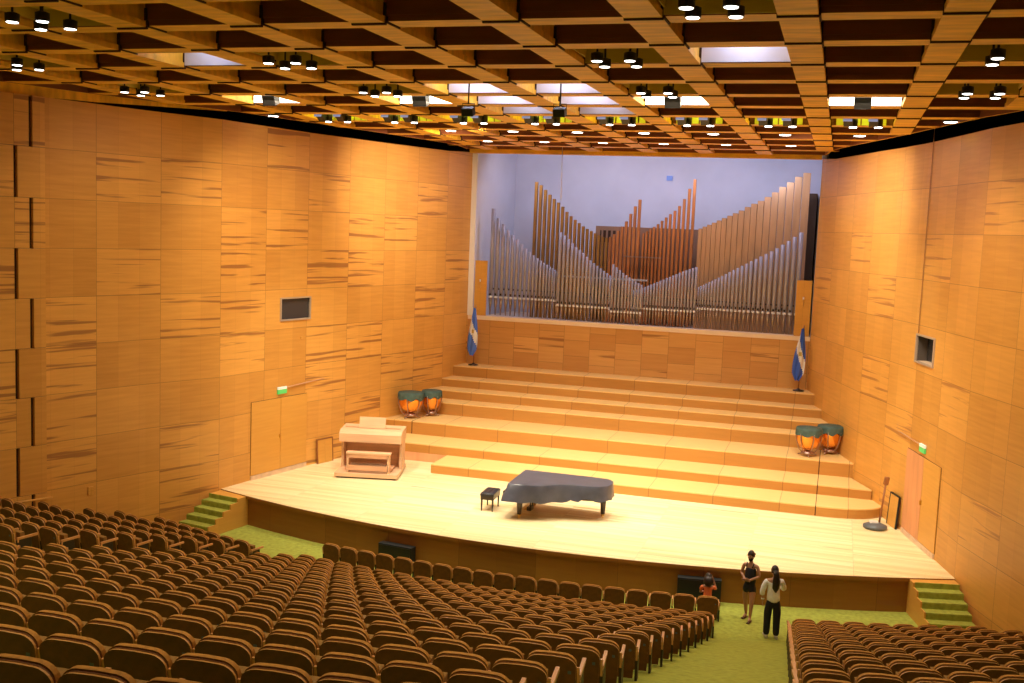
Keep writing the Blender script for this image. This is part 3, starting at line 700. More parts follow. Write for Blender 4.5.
# ------------------------------------------------------------------ stage stairs
def stairs(side, label):
    P = WL if side < 0 else WR
    e = empty('stage_steps', (0, 0, 0), 0, label, 'stairs', 'green carpeted stage steps')
    p, dd, nn = wpt(P, 27.4 if side < 0 else 27.55, 0, 0)
    M_ = Matrix(((dd.x, nn.x, 0, p.x), (dd.y, nn.y, 0, p.y), (0, 0, 1, 0), (0, 0, 0, 1))); place(e, M_)
    q = MB(); g = MB(); W = 1.12; off = -.52      # run backwards from the stage edge along the wall
    n_t = 5; run = .30
    prof = []
    for k in range(n_t):
        z = .745 - k*.149; xa = off - k*run; xb = xa - run
        g.bx(xb, xa+.02, .03, W-.04, z-.02, z, M_CARPET)
        g.bx(xa-.01-.0, xa+.01, .03, W-.04, z, z+.149-.02, M_CARPET)
        q.bx(xb, xa, 0.02, W, -.05, z-.02, M_DOOR)
        q.bx(xb-.0, xa, W-.035, W, z-.02, z+.01, M_DOOR)
    q.bx(off, .1, 0.02, W, -.05, .88-.02, M_DOOR)
    q.build('wooden_sides', e); g.build('carpet_treads', e)
stairs(-1, 'green carpeted steps up to the left end of the stage')
stairs(1, 'green carpeted steps up to the right end of the stage')

# ------------------------------------------------------------------ grand piano under a cover
ZS = .892
pi_ = empty('grand_piano', (0, 28.8, ZS), 0, 'grand piano under a dark grey cover in the middle of the stage', 'piano')
out = [(-1.36, 27.88), (-.80, 27.86), (-.52, 27.93), (-.28, 28.14), (-.02, 28.34), (.30, 28.44), (.70, 28.48), (1.02, 28.55), (1.22, 28.74), (1.30, 29.05), (1.26, 29.40), (1.10, 29.62), (.6, 29.68), (-1.40, 29.70)]
def resample(poly, m=56):
    P = [Vector((*p, 0)) for p in poly]; n = len(P); seg = [(P[(i+1) % n]-P[i]).length for i in range(n)]; tot = sum(seg); o = []
    for k in range(m):
        d_ = tot*k/m; i = 0
        while d_ > seg[i]: d_ -= seg[i]; i += 1
        o.append(P[i].lerp(P[(i+1) % n], d_/seg[i]))
    return o
rp = resample(out, 72); cen = Vector((-.1, 28.9, 0))
q = MB(); rings = []
def ringz(off, zf, wav):
    r_ = []
    for k, p in enumerate(rp):
        n1 = rp[(k+1) % 72]-rp[k-1]; nn = Vector((n1.y, -n1.x, 0)).normalized()
        leftness = max(0, min(1, (-.9-p.x)/.5))
        o_ = off + leftness*off*5.2 + wav*math.sin(k*1.9)*.6 + wav*math.sin(k*.83)
        pp = p + nn*o_
        r_.append((pp.x, pp.y, zf(p, k)))
    return r_
top = 1.02
RN = [ringz(-.10, lambda p, k: top+.004, 0), ringz(0, lambda p, k: top, 0), ringz(.008, lambda p, k: top-.02, 0), ringz(.020, lambda p, k: .83-.05*max(0, min(1, (-.9-p.x)/.5)), .003), ringz(.034, lambda p, k: .66, .008), ringz(.040, lambda p, k: (.53 if p.x < .5 else .60)+.018*math.sin(k*1.3)+(.05 if .2 < p.x < .9 and p.y < 28.8 else 0), .018)]
base_i = []
for r_ in RN: base_i.append(len(q.v)); q.v += r_
for a_, b_ in zip(base_i, base_i[1:]):
    for j in range(72):
        q.f.append((b_+j, b_+(j+1) % 72, a_+(j+1) % 72, a_+j)); q.m.append(q.mi(M_COVER)); q.uv.append(None); q.sm.append(a_ >= base_i[2])
q.f.append(tuple(base_i[0]+j for j in range(72))); q.m.append(0); q.uv.append(None); q.sm.append(False)
cv = q.build('piano_cover', pi_, loc=(0, -28.8, 0))
q = MB(); inn = [(cen.x+(x-cen.x)*.955, cen.y+(y-cen.y)*.93) for x, y in out]
q.prism([(x, y) for x, y in inn], .60, .98, M_PBLACK); q.build('piano_case', pi_, loc=(0, -28.8, 0))
q = MB(); q.bx(-1.58, -1.3, 28.05, 29.5, .62, .74, M_PBLACK); q.build('keyboard', pi_, loc=(0, -28.8, 0))
for lx, ly in ((-1.1, 28.1), (-1.05, 29.5), (1.05, 29.15)):
    q = MB(); q.tube([(lx, ly, .60), (lx, ly, .45), (lx, ly, .12)], [.095, .085, .06], M_PBLACK, 10); q.tube([(lx, ly, .06), (lx, ly, .13)], .05, M_BRASS, 10); q.tube([(lx-.02, ly, .04), (lx+.02, ly, .04)], .038, M_BRASS, 12); q.build('leg', pi_, loc=(0, -28.8, 0))
q = MB(); q.tube([(-.95, 28.7, .6), (-.95, 28.7, .15)], .02, M_PBLACK, 6); q.tube([(-.95, 28.9, .6), (-.95, 28.9, .15)], .02, M_PBLACK, 6); q.box((-.98, 28.8, .14), (.12, .3, .1), M_PBLACK)
for k in range(3): q.box((-1.08, 28.72+.08*k, .10), (.14, .03, .02), M_BRASS)
q.build('pedal_lyre', pi_, loc=(0, -28.8, 0))
be = empty('piano_bench', (-2.17, 28.75, ZS), .05, 'black tufted leather piano bench left of the piano', 'bench')
q = MB(); nxx, nyy = 10, 14; gi = {}
for j in range(nyy+1):
    for i in range(nxx+1):
        x = -.2+.4*i/nxx; y = -.37+.74*j/nyy; ed = min(i, nxx-i, j, nyy-j)
        z = .53 + (-.02 if (i % 3 == 0 and j % 3 == 0) else .008) - (.03 if ed == 0 else 0)
        gi[i, j] = len(q.v); q.v.append((x, y, z))
for j in range(nyy):
    for i in range(nxx): q.f.append((gi[i, j], gi[i+1, j], gi[i+1, j+1], gi[i, j+1])); q.m.append(q.mi(M_LEATH)); q.uv.append(None); q.sm.append(True)
q.bx(-.2, .2, -.37, .37, .44, .50, M_LEATH); q.build('cushion', be)
q = MB(); q.bx(-.19, .19, -.36, .36, .33, .44, M_PBLACK); q.build('seat_frame', be)
for sx_ in (-1, 1):
    for sy_ in (-1, 1):
        q = MB(); q.tube([(sx_*.16, sy_*.32, .34), (sx_*.16, sy_*.32, 0)], [.03, .02], M_PBLACK, 8); q.build('leg', be)

# ------------------------------------------------------------------ organ console
oc = empty('organ_console', (-7.8, 30.15, ZS), math.atan2(.48, 1.93), 'light oak organ console with music desk on a platform, left on stage', 'organ console')
q = MB(); q.bx(0, 2.0, 0, 1.75, .05, .16, M_CONS); q.bx(.06, 1.94, .05, 1.7, 0, .05, M_KEYS); q.build('platform', oc)
for xs in (.0, 1.88):
    q = MB(); q.prism([(xs+.02, .95), (xs+.10, .95), (xs+.10, 1.65), (xs+.02, 1.65)], .16, 1.30, M_CONS); q.build('side_panel', oc)
q = MB(); q.bx(.1, 1.9, 1.25, 1.3, .16, 1.2, M_CONSD); q.build('knee_panel', oc)
q = MB()
prof = [(.62, 1.04), (.62, 1.30), (.80, 1.40), (1.65, 1.44), (1.65, 1.04)]
for xs, fl_ in ((0, 1), (2.0, 0)):
    f_ = [(xs, y, z) for y, z in prof]; q.face(f_ if fl_ else f_[::-1], M_CONS)
for k in range(5):
    (ya, za), (yb, zb) = prof[k], prof[(k+1) % 5]; q.face([(0, ya, za), (0, yb, zb), (2.0, yb, zb), (2.0, ya, za)][::-1], M_CONS)
q.build('console_top', oc)
q = MB(); q.bx(.1, 1.9, 1.12, 1.16, 1.425, 1.445, M_CONSD); q.build('desk_groove', oc)
q = MB(); q.box((.98, 1.12, 1.60), (.85, .03, .36), M_CONS, Matrix.Rotation(-.25, 3, 'X')); q.build('music_desk', oc)
q = MB(); q.bx(.25, 1.75, .45, 1.1, .19, .24, M_CONSD)
for k in range(28): q.bx(.33+k*.042, .350+k*.042, .42, 1.1, .24, .27, M_KEYS if k % 2 else M_CONS)
q.build('pedalboard', oc)
q = MB()
for k in range(2): q.tube([(.45+k*1.15, 1.0, .98), (.45+k*1.15, .94, .98)], .03, M_BRASS, 8)
q.build('stop_knob', oc)
ob = empty('organ_bench', (-7.8, 30.15, ZS+.16), math.atan2(.48, 1.93), 'light oak organ bench in front of the organ console', 'bench')
q = MB(); q.bx(.33, 1.74, .10, .42, .60, .645, M_CONS); q.build('seat', ob)
q = MB(); q.bx(.38, 1.69, .12, .15, .48, .60, M_CONSD); q.bx(.38, 1.69, .12, .15, .08, .24, M_CONSD); q.build('front_rail', ob)
for xs in (.36, 1.65):
    q = MB(); q.bx(xs, xs+.06, .12, .40, 0, .60, M_CONS); q.build('leg', ob)

# ------------------------------------------------------------------ timpani
def timpano(x, y, z, r, label, h=.93):
    e = empty('timpano', (x, y, z), random.random(), label, 'drum', 'covered copper timpani')
    q = MB(); prof = [(.03, .20), (r*.45, .24), (r*.75, .34), (r*.93, .50), (r*.99, .66), (r, h-.06)]
    q.lathe(prof, M_COPPER, 28); q.build('copper_bowl', e)
    # cover, hanging in points over the rim
    q = MB(); nn = 40; g0 = len(q.v)
    q.v.append((0, 0, h+.02))
    rr = [(.5*r, lambda a: h+.018), (r*1.03, lambda a: h+.008), (r*1.08, lambda a: h-.05), (r*1.10, lambda a: h-.20-.05*math.sin(4*a+1)**2-.03*math.sin(7*a))]
    rings = []
    for rad, zf in rr:
        rings.append(len(q.v))
        for j in range(nn):
            a = 2*PI*j/nn; q.v.append((rad*math.cos(a)*(1+.01*math.sin(9*a)), rad*math.sin(a)*(1+.01*math.cos(8*a)), zf(a)))
    for j in range(nn): q.f.append((g0, rings[0]+j, rings[0]+(j+1) % nn)); q.m.append(q.mi(M_TCOVER)); q.uv.append(None); q.sm.append(True)
    for a_, b_ in zip(rings, rings[1:]):
        for j in range(nn): q.f.append((a_+j, b_+j, b_+(j+1) % nn, a_+(j+1) % nn)); q.m.append(0); q.uv.append(None); q.sm.append(True)
    q.build('drum_cover', e)
    for k in range(6):
        a = PI/3*k+.3; c_, s_ = math.cos(a), math.sin(a)
        q = MB(); q.tube([(c_*r*1.06, s_*r*1.06, h-.16), (c_*r*1.02, s_*r*1.02, .55), (c_*r*.78, s_*r*.78, .25), (c_*r*.5, s_*r*.5, .12)], .018, M_CHROME, 6); q.build('strut', e)
    q = MB(); q.lathe([(r*.55, .08), (r*.55, .14), (.05, .2)], M_CHROME, 20)
    for k in range(3):
        a = 2*PI/3*k; q.tube([(0, 0, .12), (math.cos(a)*r*.85, math.sin(a)*r*.85, .03)], .022, M_CHROME, 6)
    q.build('base_frame', e)
timpano(-7.52, 35.66, 1.952, .44, 'copper timpano under a dark green cover, larger front one at left')
timpano(-7.02, 36.45, 1.952, .35, 'copper timpano under green cover behind the larger one at left')
timpano(6.38, 35.62, 1.952, .39, 'copper timpano under green cover, front one on the right steps')
timpano(7.04, 36.36, 1.952, .39, 'copper timpano under green cover near the right wall')

# ------------------------------------------------------------------ flags
def flag(x, y, light, label, lean):
    e = empty('flag_on_stand', (x, y, 3.432), 0, label, 'flag')
    q = MB(); q.lathe([(.20, 0), (.20, .03), (.06, .07), (.03, .10)], M_PBLACK, 16); q.build('stand_base', e)
    q = MB(); q.tube([(0, 0, .08), (lean, 0, 2.32)], .016, M_WOODH, 8); q.tube([(lean, 0, 2.32), (lean, 0, 2.42)], [.03, .004], M_CHROME, 8); q.build('pole', e)
    q = MB(); mb_b = light; n_, rr = 18, 26
    G = {}
    for j in range(rr+1):
        t = j/rr; z = 2.26 - 1.90*t
        wdt = .05+.17*math.sin(min(1, t*1.15)*PI*.62)**1.3
        if t > .86: wdt *= 1-(t-.86)/.14*.72
        for i in range(n_+1):
            s_ = i/n_
            x_ = lean*(1-t*.9) - .03 + (s_-.5)*2*wdt - .05*t; y_ = -.05-.06*math.sin(s_*PI) + .035*math.sin(s_*14+t*3)
            G[i, j] = len(q.v); q.v.append((x_, y_, z + .05*math.sin(s_*PI)))
    for j in range(rr):
        for i in range(n_):
            s_ = (i+.5)/n_; t = (j+.5)/rr; band = t + (s_-.5)*-.38 if light is M_BLUEL else t+(s_-.5)*-.55
            mt = light if (band < .36 or band > .62) else M_WHITE
            if abs(s_-.52) < .13 and abs(t-.50) < .035: mt = M_GOLD
            q.f.append((G[i, j], G[i, j+1], G[i+1, j+1], G[i+1, j])); q.m.append(q.mi(mt)); q.uv.append(None); q.sm.append(True)
    q.build('flag_cloth', e)
flag(-6.72, 40.15, M_BLUEL, 'light blue and white flag on a stand at the left of the steps', .02)
flag(5.82, 40.15, M_BLUE, 'deep blue and white flag on a stand at the right of the steps', .06)

# ------------------------------------------------------------------ monitors, boards, polisher
def monitor(x, wd, h, label):
    y = sf(x)-.06; e = empty('stage_monitor', (x, y, 0), math.atan2(x/27, 1), label, 'speaker', 'black speakers below the stage front')
    q = MB(); q.prism([(-wd/2, -.12), (wd/2, -.12), (wd/2, .12), (-wd/2, .12)], 0, h, M_SPK); q.build('speaker_box', e)
    q = MB(); q.bx(-wd/2+.03, wd/2-.03, -.135, -.12, .03, h-.03, M_LAMPB); q.build('grille', e)
monitor(-3.74, 1.0, .47, 'low black speaker on the carpet left of centre below the stage')
monitor(4.22, 1.05, .62, 'low black speaker below the stage behind the child in orange')
def leanboard(P, y, z0, wd, h, label, edge, name):
    e = empty(name, (0, 0, 0)); place(e, wall_frame(P, y, z0, .06)); tag(e, label, 'board')
    R = Matrix.Rotation(.06, 3, 'X')
    q = MB(); q.box((0, .03, h/2), (wd, .03, h), M_DOOR, R); q.build('panel', e)
    q = MB()
    for b_ in ((-wd/2, 0, .035, h), (wd/2, 0, .035, h)): q.box((b_[0], .03, h/2), (.035, .05, h), edge, R)
    q.box((0, .03-h/2*.06, h), (wd+.03, .05, .035), edge, R); q.build('edging', e)
leanboard(WL, 32.0, ZS, .72, .80, 'plain wooden board leaning on the left wall near the console', M_WOODH, 'leaning_board')
leanboard(WR, 31.9, ZS, .62, .92, 'black edged wooden board leaning on the right wall by the polisher', M_SPK, 'leaning_board')
fp = empty('floor_polisher', (8.42, 31.42, ZS), .2, 'round floor polisher with a wooden handle at the right wall', 'floor polisher')
q = MB(); q.lathe([(.30, .01), (.33, .03), (.33, .09), (.22, .14), (.12, .17)], M_POLISH, 26); q.build('round_base', fp)
q = MB(); q.box((-.04, 0, .17), (.22, .14, .08), M_MOUTH); q.build('motor_cover', fp)
q = MB(); q.tube([(.12, .06, .12), (.26, .22, 1.22)], .028, M_WOODH, 8); q.build('handle', fp)
q = MB(); q.box((.28, .24, 1.33), (.14, .1, .24), M_WOODH, Matrix.Rotation(.15, 3, 'Y')); q.build('grip_head', fp, bevel=.03)

# ------------------------------------------------------------------ seats
PITCH = .537
def rounded(w_, z0, z1, r, n_=5, crown=.016):
    """back outline: straight sides, soft shoulders, slightly arched top"""
    rx = r*1.35; p = [(-w_/2+.02, z0), (w_/2-.02, z0)]
    top = []
    for k in range(n_+1): a = PI/2*k/n_; top.append((w_/2-rx+rx*math.cos(a), z1-r+r*math.sin(a)))
    top.append((0, z1))
    for k in range(n_+1): a = PI/2+PI/2*k/n_; top.append((-w_/2+rx+rx*math.cos(a), z1-r+r*math.sin(a)))
    return p + [(x, z + crown*(1-(2*x/w_)**2)) for x, z in top]
def slabxz(mb, poly, ya, yb, tilt, mat, edge=None, crown=0):
    """extrude an x-z outline along y; the top leans back by tilt"""
    def P(x, z, y): return (x, y - tilt*z, z)
    n_ = len(poly)
    mb.face([P(x, z, ya) for x, z in poly], mat)
    mb.face([P(x, z, yb) for x, z in reversed(poly)], mat)
    for k in range(n_):
        (xa, za), (xb, zb) = poly[k], poly[(k+1) % n_]
        mb.face([P(xa, za, ya), P(xa, za, yb), P(xb, zb, yb), P(xb, zb, ya)], edge or mat, smooth=k > 1)
def seat_meshes():
    D = {}
    q = MB(); slabxz(q, rounded(.488, .03, .566, .085), 0, .020, .16, M_SHELL, M_RIM); D['back_shell'] = q.mesh('back_shell')
    q = MB(); slabxz(q, rounded(.478, .18, .570, .085), .021, .040, .16, M_FAB, M_SHELL); slabxz(q, rounded(.482, .20, .582, .085), .040, .088, .16, M_FAB, M_FABT); D['backrest'] = q.mesh('backrest')  # light and dark edges paint the double rim highlight
    q = MB(); q.box((0, .19, .30), (.42, .09, .28), M_FAB, Matrix.Rotation(.12, 3, 'X')); D['seat_cushion'] = q.mesh('seat_cushion')
    q = MB(); q.box((0, .31, .285), (.42, .40, .09), M_FAB); D['seat_cushion_down'] = q.mesh('seat_cushion')
    q = MB(); q.box((0, .235, .355), (.036, .43, .045), M_ARM); q.box((0, .03, .33), (.034, .03, .09), M_ARM); q.box((0, -.035, .38), (.026, .02, .20), M_ARM, Matrix.Rotation(.16, 3, 'X')); D['armrest'] = q.mesh('armrest')
    q = MB(); s_ = RS/RP
    for sgn in (1,):
        ya, yb = -.02, .36
        P = [(-.016, ya, -s_*ya-.02), (.016, ya, -s_*ya-.02), (.016, yb, -s_*yb-.02), (-.016, yb, -s_*yb-.02), (-.016, ya, .335), (.016, ya, .335), (.016, yb-.05, .335), (-.016, yb-.05, .335)]
        i = len(q.v); q.v += P
        for f_ in ((3,2,1,0),(4,5,6,7),(0,1,5,4),(1,2,6,5),(2,3,7,6),(3,0,4,7)): q.f.append(tuple(i+k for k in f_)); q.m.append(q.mi(M_LEGD)); q.uv.append(None); q.sm.append(False)
    D['leg'] = q.mesh('leg')
    q = MB(); q.box((0, -.068, .43), (.034, .006, .042), M_PLATE); D['number_plate'] = q.mesh('number_plate')
    return D
SM = seat_meshes()
ORD = ['', 'first', 'second', 'third', 'fourth', 'fifth', 'sixth', 'seventh', 'eighth', 'ninth', 'tenth', 'eleventh', 'twelfth', 'thirteenth', 'fourteenth', 'fifteenth', 'sixteenth', 'seventeenth', 'eighteenth', 'nineteenth', 'twentieth', 'twenty-first', 'twenty-second']
def topx(P):
    v = Vector(P)-CAM; d_ = v.dot(f2); return 512+FPX*v.dot(r3)/d_, 341.5-FPX*v.dot(u3)/d_, d_
seats = []
for k in range(1, 20):
    R = 28.64 if k == 1 else R2 + RP*(k-2)
    a_of = lambda x, R=R: math.asin(x/R)
    blocks = []
    if k == 1: xl, xr = -5.40, 4.83
    else: xl, xr = -5.34+.022*(k-4), 4.85
    blocks.append(('centre', xl, xr, 19))
    if k >= 2:
        xa = 6.50+.034*(k-2); yy = YC-math.sqrt(R*R-xa*xa)
        xw = rowx(WR, min(yy+1.2, 40))-.35; blocks.append(('right', xa, None, int((a_of(xw)-a_of(xa))*R/PITCH)))
        xa = -6.93-.03*(k-2)*.8
        xw = rowx(WL, min(YC-math.sqrt(R*R-11.0**2), 40))+.40; blocks.append(('left', None, xa, int((a_of(xa)-a_of(xw))*R/PITCH)))
    for nm, xl, xr, n_ in blocks:
        if nm == 'centre':
            A0, A1 = a_of(xl), a_of(xr); st_ = (A1-A0)/n_; angs = [A0+st_*(i+.5) for i in range(n_)]
        elif nm == 'right':
            A0 = a_of(xl); st_ = PITCH/R; angs = [A0+st_*(i+.5) for i in range(n_)]
        else:
            A1 = a_of(xr); st_ = PITCH/R; angs = [A1-st_*(i+.5) for i in range(n_)][::-1]
        wd = st_*R
        for i, a in enumerate(angs):
            x = R*math.sin(a); y = YC-R*math.cos(a); z = 0 if k == 1 else .1+RS*(k-2)
            lim_ok = wpt(WL, y)[0].x+.35 < x < wpt(WR, y)[0].x-.35
            if not lim_ok: continue
            u_, v_, d_ = topx((x, y, z+.58))
            if d_ < 1 or not (-26 < u_ < 1050 and v_ < 716): continue
            ub, vb, _ = topx((x, y-RP if k > 1 else y-1.6, z+RS+.58))
            vis = max(4.0, min((vb-v_), FPX*.6/d_))*FPX*PITCH/d_
            seats.append(dict(k=k, b=nm, i=i, n=n_, x=x, y=y, z=z, a=a, wd=wd, vis=vis, first=(i == 0), last=(i == n_-1)))
seats.sort(key=lambda s: -s['vis'])
keep = seats[:300]; rest = seats[300:]
print('SEATS', len(seats), len(keep), 'smallest kept', keep[-1]['vis'], keep[-1]['k'])
def seat_label(s):
    rr = s['k'] if s['b'] == 'centre' else s['k']-1
    if s['b'] == 'centre':
        if s['i'] >= s['n']//2: j = s['n']-s['i']; pl = 'right'
        else: j = s['i']+1; pl = 'left'
        return 'brown seat, centre block, %s row from stage, %s from its %s aisle' % (ORD[rr], ORD[j], pl)
    j = s['i']+1 if s['b'] == 'right' else s['n']-s['i']
    return 'brown seat, %s block, %s row from stage, %s from the aisle' % (s['b'], ORD[rr], ORD[min(j, 22)])
for s in keep:
    e = empty('auditorium_seat', (s['x'], s['y'], s['z']), s['a'], seat_label(s), 'seat', 'brown auditorium seats in curved rows')
    def part(nm, x=0):
        o = bpy.data.objects.new(nm, SM[nm]); COL.objects.link(o); o.parent = e; o.location = (x, 0, 0); return o
    part('back_shell'); part('backrest'); part('seat_cushion_down' if s['k'] == 1 and s['last'] else 'seat_cushion').name = 'seat_cushion'
    part('armrest', s['wd']/2); part('leg', s['wd']/2)
    if s['first']: part('armrest', -s['wd']/2); part('leg', -s['wd']/2)
    if s['b'] == 'right':
        if s['first']: part('number_plate', -.17)
    elif s['last'] or (s['x'] < 2 and s['k'] > 9): part('number_plate', .18)
# the smallest-looking remaining seats as one mass
vv, ff, mm = [], [], []; mats = []
for s in rest:
    Mx = Matrix.Translation((s['x'], s['y'], s['z'])) @ Matrix.Rotation(s['a'], 4, 'Z')
    items = [('back_shell', 0), ('backrest', 0), ('seat_cushion', 0), ('armrest', s['wd']/2), ('leg', s['wd']/2)]
    if s['first']: items += [('armrest', -s['wd']/2), ('leg', -s['wd']/2)]
    for nm, dx in items:
        me = SM[nm]; b0 = len(vv); T_ = Mx @ Matrix.Translation((dx, 0, 0))
        vv += [tuple(T_ @ v.co) for v in me.vertices]
        for p in me.polygons:
            mt = me.materials[p.material_index]
            if mt not in mats: mats.append(mt)
            ff.append(tuple(b0+i for i in p.vertices)); mm.append(mats.index(mt))
me = bpy.data.meshes.new('distant_seats'); me.from_pydata(vv, [], ff)
for m in mats: me.materials.append(m)
me.polygons.foreach_set('material_index', mm); me.update()
o = bpy.data.objects.new('distant_seats', me); COL.objects.link(o)
tag(o, 'remaining brown seats of the far curved rows close together', 'seats', 'brown auditorium seats in curved rows', 'stuff')

# ------------------------------------------------------------------ people
def skin(name, nodes, edges, mat, parent, root=0, sub=2, loc=None):
    """nodes: (x,y,z,r[,r2])"""
    me = bpy.data.meshes.new(name); me.from_pydata([n_[:3] for n_ in nodes], edges, [])
    o = bpy.data.objects.new(name, me); COL.objects.link(o); o.parent = parent
    me.materials.append(mat)
    md = o.modifiers.new('skin', 'SKIN'); md.use_smooth_shade = True; md.branch_smoothing = .6
    for v, n_ in zip(me.skin_vertices[0].data, nodes): v.radius = (n_[3], n_[4] if len(n_) > 4 else n_[3]); v.use_root = False; v.use_loose = False
    me.skin_vertices[0].data[root].use_root = True
    md = o.modifiers.new('sub', 'SUBSURF'); md.levels = sub; md.render_levels = sub
    return o
def chain(n0, k): return [(n0+i, n0+i+1) for i in range(k-1)]
def hand(nodes, edges, wrist_i, w_, d_, side, s=1.0):
    """palm and five fingers continuing the direction d_ from the wrist; side: thumb direction"""
    w_ = Vector(w_); d_ = Vector(d_).normalized(); t_ = Vector(side); t_ = (t_-d_*t_.dot(d_)).normalized(); nrm = d_.cross(t_)
    def add(p, r, link):
        nodes.append((*p, r)); edges.append((link, len(nodes)-1)); return len(nodes)-1
    pm = add(w_+d_*.045*s, .024*s, wrist_i)
    for j, (o_, l_) in enumerate(((.026, .068), (.009, .078), (-.009, .072), (-.026, .056))):
        b_ = add(w_+d_*.085*s+t_*o_*s, .0095*s, pm); m_ = add(w_+d_*(.085+l_*.5)*s+t_*o_*s*1.1+nrm*.006*s, .0085*s, b_); add(w_+d_*(.085+l_)*s+t_*o_*s*1.1+nrm*.022*s, .007*s, m_)
    b_ = add(w_+d_*.035*s+t_*.034*s, .010*s, pm); add(w_+d_*.07*s+t_*.055*s+nrm*.01*s, .008*s, b_)
def head(parent, c, yaw_, pitch_, skinm, sc=1.0, mask=False):
    """c: centre of the skull; facing +y before yaw"""
    h = bpy.data.objects.new('head', None)
    q = MB(); nu, nv = 20, 16; R_ = Matrix.Rotation(yaw_, 3, 'Z') @ Matrix.Rotation(pitch_, 3, 'X'); C_ = Vector(c)
    G = {}
    for j in range(nv+1):
        th = PI*j/nv
        for i in range(nu):
            ph = 2*PI*i/nu
            x = math.sin(th)*math.cos(ph); y = math.sin(th)*math.sin(ph); z = math.cos(th)
            jaw = 1-.30*max(0, -z)**1.2
            px, py, pz = x*.074*jaw, y*.092*(jaw*.5+.5)+(.010 if z < 0 else 0), z*.112
            if y > .75 and -.35 < z < .15: py += .020*(1-abs(x)*2.2) if abs(x) < .3 and z < .05 else 0     # nose
            if y > .5 and .0 < z < .22 and .2 < abs(x) < .5: py -= .006                                    # eye sockets
            G[i, j] = len(q.v); q.v.append(tuple(C_ + R_ @ Vector((px, py, pz))*sc))
    for j in range(nv):
        for i in range(nu):
            q.f.append((G[i, j], G[i, j+1], G[(i+1) % nu, j+1], G[(i+1) % nu, j])); q.m.append(q.mi(skinm)); q.uv.append(None); q.sm.append(True)
    def L(x, y, z): return C_ + R_ @ Vector((x, y, z))*sc
    for sx_ in (-1, 1):
        q.tube([L(sx_*.070, -.008, .012), L(sx_*.084, -.014, 0), L(sx_*.074, -.004, -.028)], [.010*sc, .013*sc, .008*sc], skinm, 6)      # ears
        q.tube([L(sx_*.030, .080, .012), L(sx_*.030, .090, .012)], [.011*sc, .006*sc], M_WHITE, 8); q.tube([L(sx_*.030, .088, .012), L(sx_*.030, .0925, .012)], .005*sc, M_HAIR, 6)
    q.tube([L(-.022, .087, -.055), L(0, .094, -.053), L(.022, .087, -.055)], .006*sc, M_ORANGE if not mask else M_TANK, 6)   # mouth
    q.build('head', parent)
    if mask:
        q = MB(); P_ = [(-.07, .01, -.03), (-.05, .075, -.012), (0, .112, .0), (.05, .075, -.012), (.07, .01, -.03)]; B_ = [(-.055, .02, -.085), (-.035, .07, -.10), (0, .09, -.108), (.035, .07, -.10), (.055, .02, -.085)]
        for a_ in range(4): q.face([L(*P_[a_]), L(*P_[a_+1]), L(*B_[a_+1]), L(*B_[a_])], M_TANK, smooth=True); q.face([L(*B_[a_]), L(*B_[a_+1]), L(*P_[a_+1]), L(*P_[a_])], M_TANK)
        q.build('face_mask', parent)
def haircap(q, C_, R_, sc, low, front=.45):
    nu, nv = 20, 10; G = {}
    for j in range(nv+1):
        th = PI*.62*j/nv
        for i in range(nu):
            ph = 2*PI*i/nu; y_ = math.sin(ph)
            t2 = th*(1 - .42*max(0, y_)**1.5)
            x = math.sin(t2)*math.cos(ph)*.086; y = math.sin(t2)*y_*.104-.006; z = math.cos(t2)*.124+.006
            G[i, j] = len(q.v); q.v.append(tuple(C_ + R_ @ Vector((x, y, z))*sc))
    for j in range(nv):
        for i in range(nu): q.f.append((G[i, j], G[i, j+1], G[(i+1) % nu, j+1], G[(i+1) % nu, j])); q.m.append(q.mi(M_HAIR)); q.uv.append(None); q.sm.append(True)

# woman in the white shirt, seen from behind, at (6.05, 24.05)
p1 = empty('person', (6.06, 24.05, 0), .25, 'person in white shirt and black trousers standing in the aisle, back turned', 'person', None)
nd = [(0, 0, .90, .13, .11), (0, 0, 1.05, .11, .10), (0, .0, 1.22, .13, .10), (0, -.01, 1.33, .10, .08), (0, 0, 1.40, .045), (0, .01, 1.47, .05),
      (-.17, 0, 1.33, .055), (-.235, .01, 1.10, .043), (-.225, .04, .88, .030), (.17, 0, 1.33, .055), (.24, .06, 1.12, .043), (.16, .24, 1.17, .030)]
ed = [(0, 1), (1, 2), (2, 3), (3, 4), (4, 5), (3, 6), (6, 7), (7, 8), (3, 9), (9, 10), (10, 11)]
hand(nd, ed, 8, (-.225, .045, .87), (.02, .05, -1), (.2, 1, 0)); hand(nd, ed, 11, (.16, .25, 1.175), (-.4, .8, .2), (0, .2, 1))
n0 = len(nd)
for sx_, fy in ((-1, .03), (1, -.02)):
    b_ = len(nd); nd += [(sx_*.09, 0, .82, .085), (sx_*.10, fy*.5+.01, .48, .058), (sx_*.105, fy, .09, .040), (sx_*.115, fy+.13, .045, .032)]; ed += [(0, b_)] + chain(b_, 4)
skin('body', nd, ed, M_SKIN1, p1)
nd = [(0, 0, .80, .175, .15), (0, 0, 1.00, .155, .135), (0, 0, 1.20, .165, .135), (0, -.01, 1.335, .125, .10), (0, 0, 1.385, .06),
      (-.175, 0, 1.335, .075), (-.25, .01, 1.10, .066), (-.245, .03, .98, .055), (.17, 0, 1.345, .070), (.245, .06, 1.12, .060), (.19, .18, 1.15, .048)]
skin('shirt', nd, [(0, 1), (1, 2), (2, 3), (3, 4), (3, 5), (5, 6), (6, 7), (3, 8), (8, 9), (9, 10)], M_SHIRTW, p1)
nd = [(0, 0, 1.00, .14, .12), (0, -.005, .86, .168, .145)]; ed = [(0, 1)]
